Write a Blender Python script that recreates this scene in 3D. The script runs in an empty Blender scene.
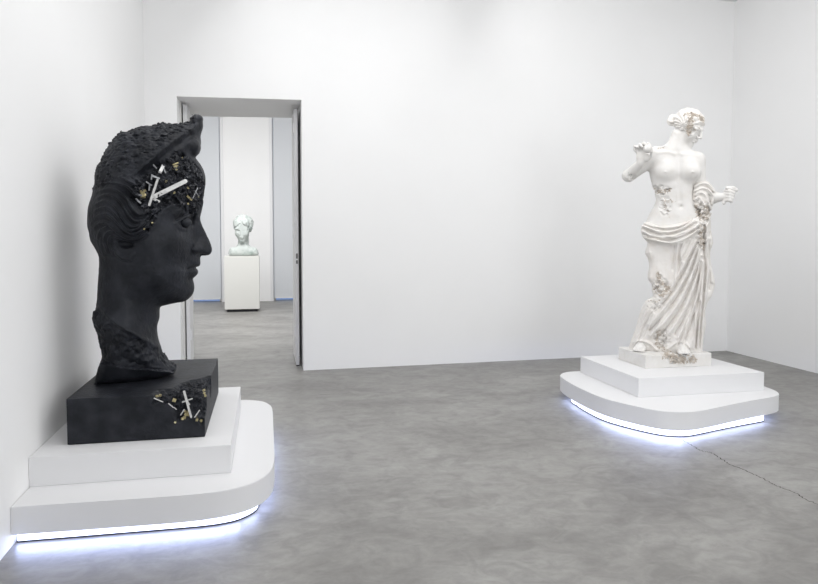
import bpy, bmesh, math, random
import numpy as np
from mathutils import Vector, Matrix
sc = bpy.context.scene
C = sc.collection
random.seed(7); rng = np.random.default_rng(7)

# ------------------------------------------------------------------ camera
FPX, PITCH, YAW, CXP, CYP, EYE = 666.58, math.radians(2.915), math.radians(-12.056), 409.0, 269.645, 1.55
cam_d = bpy.data.cameras.new('camera'); cam = bpy.data.objects.new('camera', cam_d); C.objects.link(cam)
cam.location = (0, 0, EYE); cam.rotation_euler = (math.pi/2-PITCH, 0, YAW)
cam_d.sensor_width = 36; cam_d.lens = FPX/818*36; cam_d.shift_y = -22.355/818
cam_d.clip_start = .05; cam_d.clip_end = 200
sc.camera = cam
sc.view_settings.view_transform = 'Standard'; sc.view_settings.look = 'None'
sc.view_settings.gamma = 1; sc.view_settings.use_curve_mapping = False
sc.view_settings.exposure = 0.12

_f = np.array([-math.sin(YAW)*math.cos(PITCH), math.cos(YAW)*math.cos(PITCH), -math.sin(PITCH)])
_r = np.array([math.cos(YAW), math.sin(YAW), 0.0]); _d = np.cross(_f, _r)
def ray(x, y): return _r*(x-CXP)/FPX + _d*(y-CYP)/FPX + _f
def on_plane(x, y, axis, val):
    d = ray(x, y); o = np.array([0, 0, EYE]); t = (val-o[axis])/d[axis]; return o+t*d

class Frame:
    """measuring frame of a sculpture: its base point and the way it is turned"""
    def __init__(s, ox, oy, oz):
        s.o = np.array([ox, oy, oz]); s.yaw = -math.atan2(ox, oy)
        c, q = math.cos(s.yaw), math.sin(s.yaw)
        s.ex = np.array([c, q, 0]); s.ey = np.array([-q, c, 0])
        s.sz = (np.dot(s.o-[0, 0, EYE], _f))/FPX            # metres for one unit of measure
    def p(s, x, y, dy=0.0):
        """measured point (dy in units, negative towards the viewer) -> local metres"""
        d = ray(x, y); e = np.array([0, 0, EYE])-s.o; yy = dy*s.sz
        t = (yy-e@s.ey)/(d@s.ey); w = e+t*d
        return np.array([w@s.ex, yy, w[2]])
    def pp(s, pts, dy=0.0): return np.array([s.p(a[0], a[1], dy if len(a) < 3 else a[2]) for a in pts])

# ------------------------------------------------------------------ materials
def mat(name, col, rough=.6, spec=.5, metal=0, emit=None, est=0, noise=None, bump=None, coords='Object'):
    m = bpy.data.materials.new(name); m.use_nodes = True; nt = m.node_tree; N = nt.nodes; L = nt.links
    b = N['Principled BSDF']; b.inputs['Base Color'].default_value = (*col, 1)
    b.inputs['Roughness'].default_value = rough; b.inputs['Specular IOR Level'].default_value = spec
    b.inputs['Metallic'].default_value = metal
    if emit: b.inputs['Emission Color'].default_value = (*emit, 1); b.inputs['Emission Strength'].default_value = est
    tc = N.new('ShaderNodeTexCoord')
    if noise:
        sca, c2, lo, hi = noise
        n = N.new('ShaderNodeTexNoise'); n.inputs['Scale'].default_value = sca; n.inputs['Detail'].default_value = 6
        L.new(tc.outputs[coords], n.inputs['Vector'])
        r = N.new('ShaderNodeValToRGB'); r.color_ramp.elements[0].position = lo; r.color_ramp.elements[1].position = hi
        r.color_ramp.elements[0].color = (*col, 1); r.color_ramp.elements[1].color = (*c2, 1)
        L.new(n.outputs['Fac'], r.inputs['Fac']); L.new(r.outputs['Color'], b.inputs['Base Color'])
    if bump:
        sca, st, dist = bump
        n = N.new('ShaderNodeTexNoise'); n.inputs['Scale'].default_value = sca; n.inputs['Detail'].default_value = 5
        L.new(tc.outputs[coords], n.inputs['Vector'])
        bp = N.new('ShaderNodeBump'); bp.inputs['Strength'].default_value = st; bp.inputs['Distance'].default_value = dist
        L.new(n.outputs['Fac'], bp.inputs['Height']); L.new(bp.outputs['Normal'], b.inputs['Normal'])
    return m
M = {}
M['wall'] = mat('wall_paint', (.915, .915, .915), .85, .15, noise=(1.3, (.90, .90, .90), .35, .7), bump=(60, .03, .002))
M['ceil'] = mat('ceiling_paint', (.80, .80, .80), .9, .1, noise=(1, (.78, .78, .78), .3, .7))
M['tier'] = mat('pedestal_paint', (.80, .80, .81), .55, .25, noise=(2, (.785, .785, .795), .3, .7))
M['soffit'] = mat('door_paint', (.74, .74, .72), .6, .3, noise=(2, (.71, .71, .69), .3, .7))
M['black'] = mat('black_cast', (.0095, .0108, .0145), .5, .22, noise=(9, (.026, .0285, .036), .38, .7), bump=(45, .35, .012))
M['blackrough'] = mat('black_rough_cast', (.016, .017, .021), .55, .5, noise=(14, (.034, .035, .043), .4, .7), bump=(60, .6, .015))
M['white'] = mat('white_cast', (.77, .755, .735), .6, .3, noise=(14, (.73, .705, .67), .45, .8), bump=(50, .12, .006))
M['drape'] = mat('white_cast_cloth', (.80, .775, .745), .65, .3, noise=(12, (.74, .70, .65), .45, .8), bump=(45, .2, .006))
M['tan'] = mat('eroded_crystal', (.50, .435, .37), .5, .4, noise=(26, (.76, .715, .66), .42, .66))
M['grey'] = mat('grey_crystal', (.22, .27, .26), .5, .5, noise=(20, (.55, .60, .58), .45, .7))
M['selenite'] = mat('clear_white_crystal', (.66, .66, .65), .35, .6, noise=(40, (.48, .48, .48), .45, .7))
M['selenite_dim'] = mat('grey_clear_crystal', (.36, .37, .39), .3, .6, noise=(40, (.22, .23, .25), .45, .7))
M['blackx'] = mat('black_crystal', (.06, .064, .076), .3, .6, noise=(30, (.012, .013, .017), .4, .65))
M['pyrite'] = mat('brassy_crystal', (.50, .44, .24), .35, .6, metal=.5, noise=(50, (.24, .20, .11), .42, .66))
M['bustm'] = mat('pale_green_white_cast', (.54, .58, .56), .6, .3, noise=(7, (.34, .41, .38), .54, .72))
M['dark'] = mat('dark_gap', (.05, .05, .055), .7, .2)
M['metal'] = mat('door_hardware', (.12, .12, .12), .4, .5, metal=.6)
M['led'] = mat('light_strip', (.9, .9, .95), .5, .2, emit=(.60, .68, 1.0), est=3.2)
M['crack'] = mat('crack_shade', (.07, .065, .06), .95, .05)
M['bpede'] = mat('bust_pedestal_paint', (.70, .70, .67), .6, .3, noise=(2, (.68, .68, .65), .3, .7))

def floor_mat():
    m = bpy.data.materials.new('polished_concrete'); m.use_nodes = True; nt = m.node_tree; N = nt.nodes; L = nt.links
    b = N['Principled BSDF']; tc = N.new('ShaderNodeTexCoord')
    def noise(scale, det, vec_scale=(1, 1, 1), dist=0, rot=0):
        mp = N.new('ShaderNodeMapping'); mp.inputs['Scale'].default_value = vec_scale; mp.inputs['Rotation'].default_value = (0, 0, rot)
        L.new(tc.outputs['Object'], mp.inputs['Vector'])
        n = N.new('ShaderNodeTexNoise'); n.inputs['Scale'].default_value = scale; n.inputs['Detail'].default_value = det
        n.inputs['Roughness'].default_value = .62; n.inputs['Distortion'].default_value = dist
        L.new(mp.outputs['Vector'], n.inputs['Vector']); return n.outputs['Fac']
    def ramp(fac, stops):
        r = N.new('ShaderNodeValToRGB'); e = r.color_ramp.elements
        while len(e) < len(stops): e.new(.5)
        for i, (p, c) in enumerate(stops): e[i].position = p; e[i].color = (*c, 1)
        L.new(fac, r.inputs['Fac']); return r.outputs['Color']
    base = ramp(noise(.9, 9, (1, 1.6, 1), .6, .4), [(.34, (.205, .198, .188)), (.5, (.262, .255, .243)), (.66, (.318, .312, .298))])
    mid = ramp(noise(5.5, 10, (1, 1.3, 1), 1.2, .9), [(.35, (.80, .80, .80)), (.55, (1, 1, 1)), (.72, (1.12, 1.12, 1.12))])
    fine = ramp(noise(26, 8, (1, 1, 1), .3), [(.3, (.93, .93, .93)), (.7, (1.05, 1.05, 1.05))])
    def mul(a, c):
        x = N.new('ShaderNodeMix'); x.data_type = 'RGBA'; x.blend_type = 'MULTIPLY'; x.clamp_result = False
        x.inputs[0].default_value = 1; L.new(a, x.inputs[6]); L.new(c, x.inputs[7]); return x.outputs[2]
    col = mul(mul(base, mid), fine)
    # trowel marks
    col = mul(col, ramp(noise(2.0, 8, (.8, 1.8, 1), 2.5, -.5), [(.28, (.88, .87, .87)), (.52, (1, 1, 1))]))
    L.new(col, b.inputs['Base Color'])
    rr = N.new('ShaderNodeMapRange'); rr.inputs['To Min'].default_value = .32; rr.inputs['To Max'].default_value = .50
    L.new(noise(5, 6), rr.inputs['Value']); L.new(rr.outputs['Result'], b.inputs['Roughness'])
    b.inputs['Specular IOR Level'].default_value = .6
    bp = N.new('ShaderNodeBump'); bp.inputs['Strength'].default_value = .12; bp.inputs['Distance'].default_value = .004
    L.new(noise(18, 8), bp.inputs['Height']); L.new(bp.outputs['Normal'], b.inputs['Normal'])
    return m
M['floor'] = floor_mat()

def blind_mat():
    m = bpy.data.materials.new('roller_blind_fabric'); m.use_nodes = True; nt = m.node_tree; N = nt.nodes; L = nt.links
    b = N['Principled BSDF']; b.inputs['Base Color'].default_value = (.86, .88, .90, 1); b.inputs['Roughness'].default_value = .9
    t = N.new('ShaderNodeBsdfTranslucent'); t.inputs['Color'].default_value = (.55, .58, .64, 1)
    n = N.new('ShaderNodeTexNoise'); n.inputs['Scale'].default_value = 120
    r = N.new('ShaderNodeMapRange'); r.inputs['To Min'].default_value = .18; r.inputs['To Max'].default_value = .26
    L.new(n.outputs['Fac'], r.inputs['Value'])
    x = N.new('ShaderNodeMixShader'); L.new(r.outputs['Result'], x.inputs['Fac'])
    L.new(b.outputs[0], x.inputs[1]); L.new(t.outputs[0], x.inputs[2]); L.new(x.outputs[0], N['Material Output'].inputs['Surface'])
    return m
M['blind'] = blind_mat()
def glass_mat():
    m = bpy.data.materials.new('window_glass'); m.use_nodes = True; nt = m.node_tree; N = nt.nodes; L = nt.links
    N.remove(N['Principled BSDF'])
    g = N.new('ShaderNodeBsdfGlass'); g.inputs['Roughness'].default_value = 0; g.inputs['IOR'].default_value = 1.02
    g.inputs['Color'].default_value = (.95, .97, 1, 1); L.new(g.outputs[0], N['Material Output'].inputs['Surface'])
    return m
M['glass'] = glass_mat()

# ------------------------------------------------------------------ mesh helpers
def link(name, me, m, parent=None, smooth=False):
    o = bpy.data.objects.new(name, me); C.objects.link(o); me.materials.append(m)
    if parent: o.parent = parent
    if smooth: me.polygons.foreach_set('use_smooth', np.ones(len(me.polygons), bool))
    return o
def from_bm(name, bm, m, parent=None, smooth=False):
    bmesh.ops.recalc_face_normals(bm, faces=bm.faces)
    me = bpy.data.meshes.new(name); bm.to_mesh(me); bm.free(); return link(name, me, m, parent, smooth)
def add_box(bm, x0, x1, y0, y1, z0, z1, bev=0):
    r = bmesh.ops.create_cube(bm, size=1); vs = r['verts']
    for v in vs: v.co = Vector(((x0+x1)/2+v.co.x*(x1-x0), (y0+y1)/2+v.co.y*(y1-y0), (z0+z1)/2+v.co.z*(z1-z0)))
    if bev:
        es = list({e for v in vs for e in v.link_edges}); bmesh.ops.bevel(bm, geom=es, offset=bev, segments=2, affect='EDGES')
def box(name, m, ext, parent=None, bev=0):
    bm = bmesh.new(); add_box(bm, *ext, bev=bev); return from_bm(name, bm, m, parent)
def prism(name, pts, z0, z1, m, parent=None, bev=.004):
    bm = bmesh.new(); vs = [bm.verts.new((x, y, z0)) for x, y in pts]; f = bm.faces.new(vs)
    r = bmesh.ops.extrude_face_region(bm, geom=[f]); top = [v for v in r['geom'] if isinstance(v, bmesh.types.BMVert)]
    for v in top: v.co.z = z1
    if bev:
        es = [e for e in bm.edges if abs(e.verts[0].co.z-e.verts[1].co.z) < 1e-6]
        bmesh.ops.bevel(bm, geom=es, offset=bev, segments=2, affect='EDGES')
    o = from_bm(name, bm, m, parent)
    for p in o.data.polygons: p.use_smooth = abs(p.normal.z) < .5
    o.data.set_sharp_from_angle(angle=math.radians(35))
    return o
def thing(name, label, cat, loc, yaw=0):
    o = bpy.data.objects.new(name, None); C.objects.link(o); o.location = loc; o.rotation_euler = (0, 0, yaw)
    o.empty_display_size = .2; o['label'] = label; o['category'] = cat; return o
def tag(o, label, cat): o['label'] = label; o['category'] = cat; return o
def struct(o): o['kind'] = 'structure'; return o
def catmull(pts, n=6, closed=False):
    P = [np.array(p, float) for p in pts]; out = []
    m = len(P); rngi = range(m if closed else m-1)
    for i in rngi:
        if closed: a, b, c, d = P[(i-1) % m], P[i], P[(i+1) % m], P[(i+2) % m]
        else: a, b, c, d = P[max(i-1, 0)], P[i], P[i+1], P[min(i+2, m-1)]
        for k in range(n):
            t = k/n; out.append(.5*(2*b+(c-a)*t+(2*a-5*b+4*c-d)*t*t+(3*b-a-3*c+d)*t**3))
    if not closed: out.append(P[-1])
    return np.array(out)

# ------------------------------------------------------------------ distance fields
TAB = rng.random((8192,)).astype(np.float32)
def _h(ix, iy, iz, s=0): return TAB[((ix*73856093) ^ (iy*19349663) ^ (iz*83492791) ^ (s*2654435)) & 8191]
def vnoise(P, s=0):
    i = np.floor(P).astype(np.int64); f = (P-i).astype(np.float32); f = f*f*(3-2*f); out = 0
    for dx in (0, 1):
        for dy in (0, 1):
            for dz in (0, 1):
                w = (f[:, 0] if dx else 1-f[:, 0])*(f[:, 1] if dy else 1-f[:, 1])*(f[:, 2] if dz else 1-f[:, 2])
                out = out+w*_h(i[:, 0]+dx, i[:, 1]+dy, i[:, 2]+dz, s)
    return out*2-1
def fbm(P, octv=4, s=0):
    a, t, out = 1, 0, 0
    for k in range(octv): out = out+a*vnoise(P*(2**k), s+k); t += a; a *= .5
    return out/t
def cells(P, s=0):
    """random value of the nearest cell and the distance to it"""
    i = np.floor(P).astype(np.int64); best = np.full(len(P), 9e9, np.float32); val = np.zeros(len(P), np.float32)
    for dx in (-1, 0, 1):
        for dy in (-1, 0, 1):
            for dz in (-1, 0, 1):
                c = i+[dx, dy, dz]; a, b, e = c[:, 0], c[:, 1], c[:, 2]
                q = np.stack([a+_h(a, b, e, s), b+_h(a, b, e, s+1), e+_h(a, b, e, s+2)], 1)
                d = ((q-P)**2).sum(1); m = d < best; best[m] = d[m]; val[m] = _h(a, b, e, s+3)[m]
    return val, np.sqrt(best)
def smin(a, b, k):
    if k <= 0: return np.minimum(a, b)
    h = np.maximum(k-np.abs(a-b), 0)/k; return np.minimum(a, b)-h*h*k*.25
def sdpoly(X, Z, poly):
    d = np.full(X.shape, 1e9); sgn = np.ones(X.shape); n = len(poly)
    for i in range(n):
        a, b = poly[i], poly[i-1]; ex, ez = b-a; wx, wz = X-a[0], Z-a[1]
        t = np.clip((wx*ex+wz*ez)/(ex*ex+ez*ez+1e-12), 0, 1)
        d = np.minimum(d, (wx-ex*t)**2+(wz-ez*t)**2)
        c1 = Z >= a[1]; c2 = Z < b[1]; c3 = ex*wz > ez*wx
        sgn = np.where((c1 & c2 & c3) | (~c1 & ~c2 & ~c3), -sgn, sgn)
    return sgn*np.sqrt(d)
def dline(X, Z, pts):
    d = np.full(X.shape, 1e9)
    for a, b in zip(pts[:-1], pts[1:]):
        e = b-a; t = np.clip(((X-a[0])*e[0]+(Z-a[1])*e[1])/(e@e+1e-12), 0, 1)
        d = np.minimum(d, (X-a[0]-e[0]*t)**2+(Z-a[1]-e[1]*t)**2)
    return np.sqrt(d)
def rbf(X, Z, pts, vals):
    P = np.asarray(pts, float); n = len(P)
    D = np.sqrt(((P[:, None]-P[None])**2).sum(-1)); A = np.zeros((n+1, n+1)); A[:n, :n] = D+np.eye(n)*-1e-3; A[:n, n] = 1; A[n, :n] = 1
    w = np.linalg.solve(A, np.append(vals, 0)); out = np.full(X.shape, w[n])
    for i in range(n): out += w[i]*np.sqrt((X-P[i, 0])**2+(Z-P[i, 1])**2)
    return out

class Field:
    def __init__(s, lo, hi, h):
        s.lo = np.array(lo, float); s.h = h; s.n = np.ceil((np.array(hi)-s.lo)/h).astype(int)+1
        s.ax = [s.lo[i]+h*np.arange(s.n[i]) for i in range(3)]
        s.F = np.full(tuple(s.n), .12, np.float32)
        s.X2, s.Z2 = np.meshgrid(s.ax[0], s.ax[2], indexing='ij')
    def sub(s, lo, hi):
        a = np.clip(np.floor((np.array(lo)-s.lo)/s.h).astype(int), 0, s.n-1); b = np.clip(np.ceil((np.array(hi)-s.lo)/s.h).astype(int)+1, 1, s.n)
        sl = tuple(slice(a[i], max(b[i], a[i]+1)) for i in range(3))
        x = s.ax[0][sl[0]][:, None, None].astype(np.float32); y = s.ax[1][sl[1]][None, :, None].astype(np.float32); z = s.ax[2][sl[2]][None, None, :].astype(np.float32)
        return sl, x, y, z
    def put(s, sl, d, k, cut=False):
        if cut: s.F[sl] = -smin(-s.F[sl], d, k)
        else: s.F[sl] = smin(s.F[sl], d, k)
    def cone(s, a, b, ra, rb, k=.01, cut=False):
        a, b = np.array(a, float), np.array(b, float); m = max(ra, rb)+k+2*s.h+.02
        sl, x, y, z = s.sub(np.minimum(a, b)-m, np.maximum(a, b)+m); e = b-a
        t = np.clip(((x-a[0])*e[0]+(y-a[1])*e[1]+(z-a[2])*e[2])/(e@e+1e-12), 0, 1)
        d = np.sqrt((x-a[0]-e[0]*t)**2+(y-a[1]-e[1]*t)**2+(z-a[2]-e[2]*t)**2)-(ra+(rb-ra)*t); s.put(sl, d, k, cut)
    def tube(s, pts, rad, k=.01, ks=.006):
        for i in range(len(pts)-1): s.cone(pts[i], pts[i+1], rad[i], rad[i+1], k if i == 0 else ks)
    def ell(s, c, r, k=.01, R=None, cut=False):
        c = np.array(c, float); r = np.array(r, float); m = r.max()+k+2*s.h+.02
        sl, x, y, z = s.sub(c-m, c+m); x, y, z = x-c[0], y-c[1], z-c[2]
        if R is not None: x, y, z = (R[0][0]*x+R[0][1]*y+R[0][2]*z, R[1][0]*x+R[1][1]*y+R[1][2]*z, R[2][0]*x+R[2][1]*y+R[2][2]*z)
        k0 = np.sqrt((x/r[0])**2+(y/r[1])**2+(z/r[2])**2); k1 = np.sqrt((x/r[0]**2)**2+(y/r[1]**2)**2+(z/r[2]**2)**2)+1e-9
        s.put(sl, k0*(k0-1)/k1, k, cut)
    def inflate(s, sil, W, R, yc=0, k=.01):
        """a rounded solid: outline sil(x,z), half thickness W(x,z) about yc(x,z), edge radius R(x,z)"""
        gx, gz = np.gradient(W, s.h); nrm = 1/np.sqrt(1+np.minimum(gx**2+gz**2, 4))
        yc = np.broadcast_to(yc, W.shape); R = np.minimum(R, W*.98)
        a = (sil+R)[:, None, :].astype(np.float32); Rr = R[:, None, :].astype(np.float32)
        y = s.ax[1][None, :, None].astype(np.float32)
        b = np.abs(y-yc[:, None, :].astype(np.float32))-W[:, None, :].astype(np.float32)+Rr
        d = np.sqrt(np.maximum(a, 0)**2+np.maximum(b, 0)**2)+np.minimum(np.maximum(a, b), 0)-Rr
        d = d*nrm[:, None, :].astype(np.float32)
        s.F = smin(s.F, d.astype(np.float32), k)
    def warp(s, fn, band, lo=None, hi=None):
        m = np.abs(s.F) < band
        if lo is not None:
            for i in range(3):
                ok = (s.ax[i] >= lo[i]) & (s.ax[i] <= hi[i]); sh = [1, 1, 1]; sh[i] = -1; m &= ok.reshape(sh)
        ii = np.nonzero(m)
        if not len(ii[0]): return
        P = np.stack([s.ax[k][ii[k]] for k in range(3)], 1).astype(np.float32); s.F[ii] += fn(P, ii).astype(np.float32)
    def front(s, x, z, sgn=-1):
        """y of the surface met first from the front at (x,z)"""
        i = int(round((x-s.lo[0])/s.h)); k = int(round((z-s.lo[2])/s.h))
        if not (0 <= i < s.n[0] and 0 <= k < s.n[2]): return None
        col = s.F[i, :, k]; j = np.nonzero(col < 0)[0]
        if len(j) == 0: return None
        return s.ax[1][j[0]]
    def mesh(s, name):
        F = s.F; F[0] = F[-1] = .05; F[:, 0] = F[:, -1] = .05; F[:, :, 0] = F[:, :, -1] = .05
        ins = F < 0; n = s.n
        cnt = np.zeros(tuple(n-1), np.uint8)
        cs = [(a, b, c) for a in (0, 1) for b in (0, 1) for c in (0, 1)]
        for a, b, c in cs: cnt += ins[a:n[0]-1+a, b:n[1]-1+b, c:n[2]-1+c]
        I = np.nonzero((cnt > 0) & (cnt < 8)); nv = len(I[0])
        idx = np.full(tuple(n-1), -1, np.int32); idx[I] = np.arange(nv)
        fv = {q: F[I[0]+q[0], I[1]+q[1], I[2]+q[2]] for q in cs}
        acc = np.zeros((nv, 3)); num = np.zeros(nv)
        for q in cs:
            for ax in range(3):
                if q[ax]: continue
                r = list(q); r[ax] = 1; r = tuple(r); fa, fb = fv[q], fv[r]; m = (fa < 0) != (fb < 0)
                t = np.where(m, fa/np.where(m, fa-fb, 1), 0)
                for k in range(3): acc[:, k] += np.where(m, q[k]+(t if k == ax else 0), 0)
                num += m
        V = (acc/num[:, None]+np.stack(I, 1))*s.h+s.lo
        Q = []
        for ax in range(3):
            u, v = (ax+1) % 3, (ax+2) % 3
            sa = [slice(None)]*3; sb = [slice(None)]*3; sa[ax] = slice(0, n[ax]-1); sb[ax] = slice(1, n[ax])
            A, B = ins[tuple(sa)], ins[tuple(sb)]
            for flip in (0, 1):
                e = np.nonzero((A & ~B) if not flip else (~A & B)); e = np.stack(e, 1)
                e = e[(e[:, u] > 0) & (e[:, v] > 0) & (e[:, u] < n[u]-1) & (e[:, v] < n[v]-1)]
                du = np.zeros(3, int); du[u] = 1; dv = np.zeros(3, int); dv[v] = 1
                qs = [e-du-dv, e-dv, e, e-du]
                if flip: qs = qs[::-1]
                Q.append(np.stack([idx[q[:, 0], q[:, 1], q[:, 2]] for q in qs], 1))
        Q = np.concatenate(Q); Q = Q[(Q >= 0).all(1)]
        # keep only sizeable pieces
        lab = np.arange(nv)
        for _ in range(400):
            m = lab[Q].min(1); new = lab.copy(); np.minimum.at(new, Q.ravel(), np.repeat(m, 4)); new = new[new]
            if (new == lab).all(): break
            lab = new
        size = np.bincount(lab, minlength=nv); keep = size[lab] > 60
        Q = Q[keep[Q].all(1)]; used = np.zeros(nv, bool); used[Q.ravel()] = True
        re = np.cumsum(used)-1; V = V[used]; Q = re[Q]
        me = bpy.data.meshes.new(name); me.vertices.add(len(V)); me.vertices.foreach_set('co', V.astype(np.float32).ravel())
        me.loops.add(Q.size); me.loops.foreach_set('vertex_index', Q.ravel().astype(np.int32))
        me.polygons.add(len(Q)); me.polygons.foreach_set('loop_start', np.arange(0, Q.size, 4, dtype=np.int32))
        me.update(calc_edges=True); me.validate(); return me

# ------------------------------------------------------------------ ROOM
XL, XR, YB, ZC = -1.260, 6.055, 7.75, 4.62
YN, YF = -3.2, 16.13      # near wall, far wall of the second room
DX0, DX1, DZ = -.934, .402, 3.068
RV = 1.13                 # depth of the doorway
X2L, X2R = -4.2, 5.0
struct(box('floor', M['floor'], (X2L-.2, XR+.2, YN-.2, YF+.3, -.1, 0)))
struct(box('ceiling', M['ceil'], (X2L-.2, XR+.2, YN-.2, YF+.3, ZC, ZC+.12)))
struct(box('wall_left', M['wall'], (XL-.15, XL, YN, YB, 0, ZC)))
struct(box('wall_right', M['wall'], (XR, XR+.15, YN, YB+RV, 0, ZC)))
struct(box('wall_near', M['wall'], (XL-.15, XR+.15, YN-.15, YN, 0, ZC)))
def yb(x): return 7.69+.026*(x-.37)       # the back wall runs very slightly away to the right
bm = bmesh.new()
def wedge(bm, x0, x1, z0, z1, z1b=None):
    z1b = z1 if z1b is None else z1b
    c = [(x0, yb(x0)), (x1, yb(x1)), (x1, YB+RV), (x0, YB+RV)]
    lo_ = [bm.verts.new((x, y, z0)) for x, y in c]; hi_ = [bm.verts.new((x, y, z)) for (x, y), z in zip(c, (z1, z1b, z1b, z1))]
    bm.faces.new(lo_); bm.faces.new(hi_)
    for i in range(4): bm.faces.new((lo_[i], lo_[(i+1) % 4], hi_[(i+1) % 4], hi_[i]))
wedge(bm, XL-.15, DX0, 0, ZC); wedge(bm, DX1, XR, 0, ZC); struct(from_bm('wall_back', bm, M['wall']))
bm = bmesh.new()
c = [(DX0, yb(DX0)), (DX1, yb(DX1)), (DX1, YB+RV), (DX0, YB+RV)]; zz = (3.054, 3.081, 3.081, 3.054)
lo_ = [bm.verts.new((x, y, z)) for (x, y), z in zip(c, zz)]; hi_ = [bm.verts.new((x, y, ZC)) for x, y in c]
bm.faces.new(lo_); bm.faces.new(hi_)
for i in range(4): bm.faces.new((lo_[i], lo_[(i+1) % 4], hi_[(i+1) % 4], hi_[i]))
struct(from_bm('wall_over_doorway', bm, M['wall']))
# second room
Y2 = YB+RV
struct(box('wall_second_room_left', M['wall'], (X2L-.15, X2L, Y2, YF, 0, ZC)))
struct(box('wall_second_room_right', M['wall'], (X2R, X2R+.15, Y2, YF, 0, ZC)))
struct(box('wall_second_room_near', M['wall'], (X2L-.15, XL-.15, Y2-.2, Y2, 0, ZC)))
WL0, WL1, WR0, WR1, WZ = -2.45, -1.03, .15, 1.57, 4.52
bm = bmesh.new()
for a, b in ((X2L-.15, WL0), (WL1, WR0), (WR1, X2R+.15)): add_box(bm, a, b, YF, YF+.25, 0, ZC)
for a, b in ((WL0, WL1), (WR0, WR1)): add_box(bm, a, b, YF, YF+.25, WZ, ZC)
struct(from_bm('wall_second_room_far', bm, M['wall']))
for i, (a, b) in enumerate(((WL0, WL1), (WR0, WR1))):
    w = bpy.data.objects.new('window_%d' % (i+1), None); C.objects.link(w); w.location = ((a+b)/2, YF, 0); struct(w)
    hw = (b-a)/2; bm = bmesh.new()
    add_box(bm, -hw, -hw+.06, .12, .2, 0, WZ); add_box(bm, hw-.06, hw, .12, .2, 0, WZ)
    add_box(bm, -.03, .03, .13, .19, .0, WZ); add_box(bm, -hw+.06, hw-.06, .13, .19, WZ-.07, WZ)
    for z in (1.25, 2.45, 3.4): add_box(bm, -hw+.06, hw-.06, .14, .18, z, z+.05)
    from_bm('window_frame', bm, M['soffit'], w)
    box('window_glass', M['glass'], (-hw+.06, hw-.06, .158, .164, .0, WZ-.07), w)
    bm = bmesh.new(); add_box(bm, -hw+.025, hw-.025, .05, .053, .075, WZ-.02); from_bm('roller_blind', bm, M['blind'], w)
    box('blind_bar', M['tier'], (-hw+.025, hw-.025, .04, .063, .06, .085), w)
    bm = bmesh.new()
    for s_ in (-1, 1): add_box(bm, min(s_*hw, s_*(hw+.07)), max(s_*hw, s_*(hw+.07)), -.02, 0, 0, WZ+.07)
    add_box(bm, -hw, hw, -.02, 0, WZ, WZ+.07); from_bm('window_casing', bm, M['tier'], w)

# door leaves folded back inside the deep doorway
def leaf(n, x0, x1, y0, y1, side):
    d = bpy.data.objects.new('door_%d' % n, None); C.objects.link(d); d.location = ((x0+x1)/2, y0, 0); struct(d)
    t = (x1-x0)/2; ln = y1-y0
    bm = bmesh.new(); add_box(bm, -t, t, 0, ln, .012, 3.03, bev=.003)
    from_bm('door_panel', bm, M['tier'], d)
    bm = bmesh.new(); add_box(bm, -t*.5, t*.5, -.002, .01, 1.28, 1.34); add_box(bm, -t*.5, t*.5, -.002, .01, 1.22, 1.26)
    from_bm('door_latch', bm, M['metal'], d)
    bm = bmesh.new()
    for z in (.35, 1.55, 2.75): add_box(bm, min(side*t, side*(t+.014)), max(side*t, side*(t+.014)), .0, .03, z, z+.12)
    from_bm('hinge', bm, M['tier'], d)
    box('door_gap_shade', M['dark'], (-t*.9, t*.9, .004, ln-.004, .001, .012), d)  # dark slab standing in for the shaded gap under the leaf
leaf(1, .330, .368, 7.97, 8.75, -1)
xl = on_plane(186, 300, 1, 7.97)[0]
leaf(2, xl, xl+.04, 7.97, 8.3, 1)
box('trim_1', M['soffit'], (DX0, DX0+.012, 7.9, YB+RV, 0, 3.05))['kind'] = 'structure'

# floor crack
ck = [(680, 438.5), (687, 443), (692.7, 445.3), (698, 449.5), (704, 451.5), (711, 453), (718, 456.5), (724, 461), (732, 465.5), (740, 468), (748.9, 472), (756, 475.5), (763, 479), (771, 483.5), (779.8, 487.4), (788, 490), (796.6, 493.6), (806, 499.5), (816.8, 504.3), (832, 512), (850, 519)]
cw = [on_plane(x, y, 2, 0)[:2] for x, y in ck]; cp = catmull(cw, 7); nj = rng.normal(0, .0055, len(cp))
bm = bmesh.new(); prev = None
for i, p in enumerate(cp):
    t = cp[min(i+1, len(cp)-1)]-cp[max(i-1, 0)]; t /= np.linalg.norm(t)+1e-9; nn = np.array([-t[1], t[0]]); p = p+nn*nj[i]
    w = (.0018+.0022*TAB[i*7 % 8000])*(1 if i > 8 else .6)
    a = bm.verts.new((*(p+nn*w), .0006)); b = bm.verts.new((*(p-nn*w), .0006))
    if prev: bm.faces.new((prev[0], prev[1], b, a))
    prev = (a, b)
o = from_bm('floor_crack', bm, M['crack']); struct(o)

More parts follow.
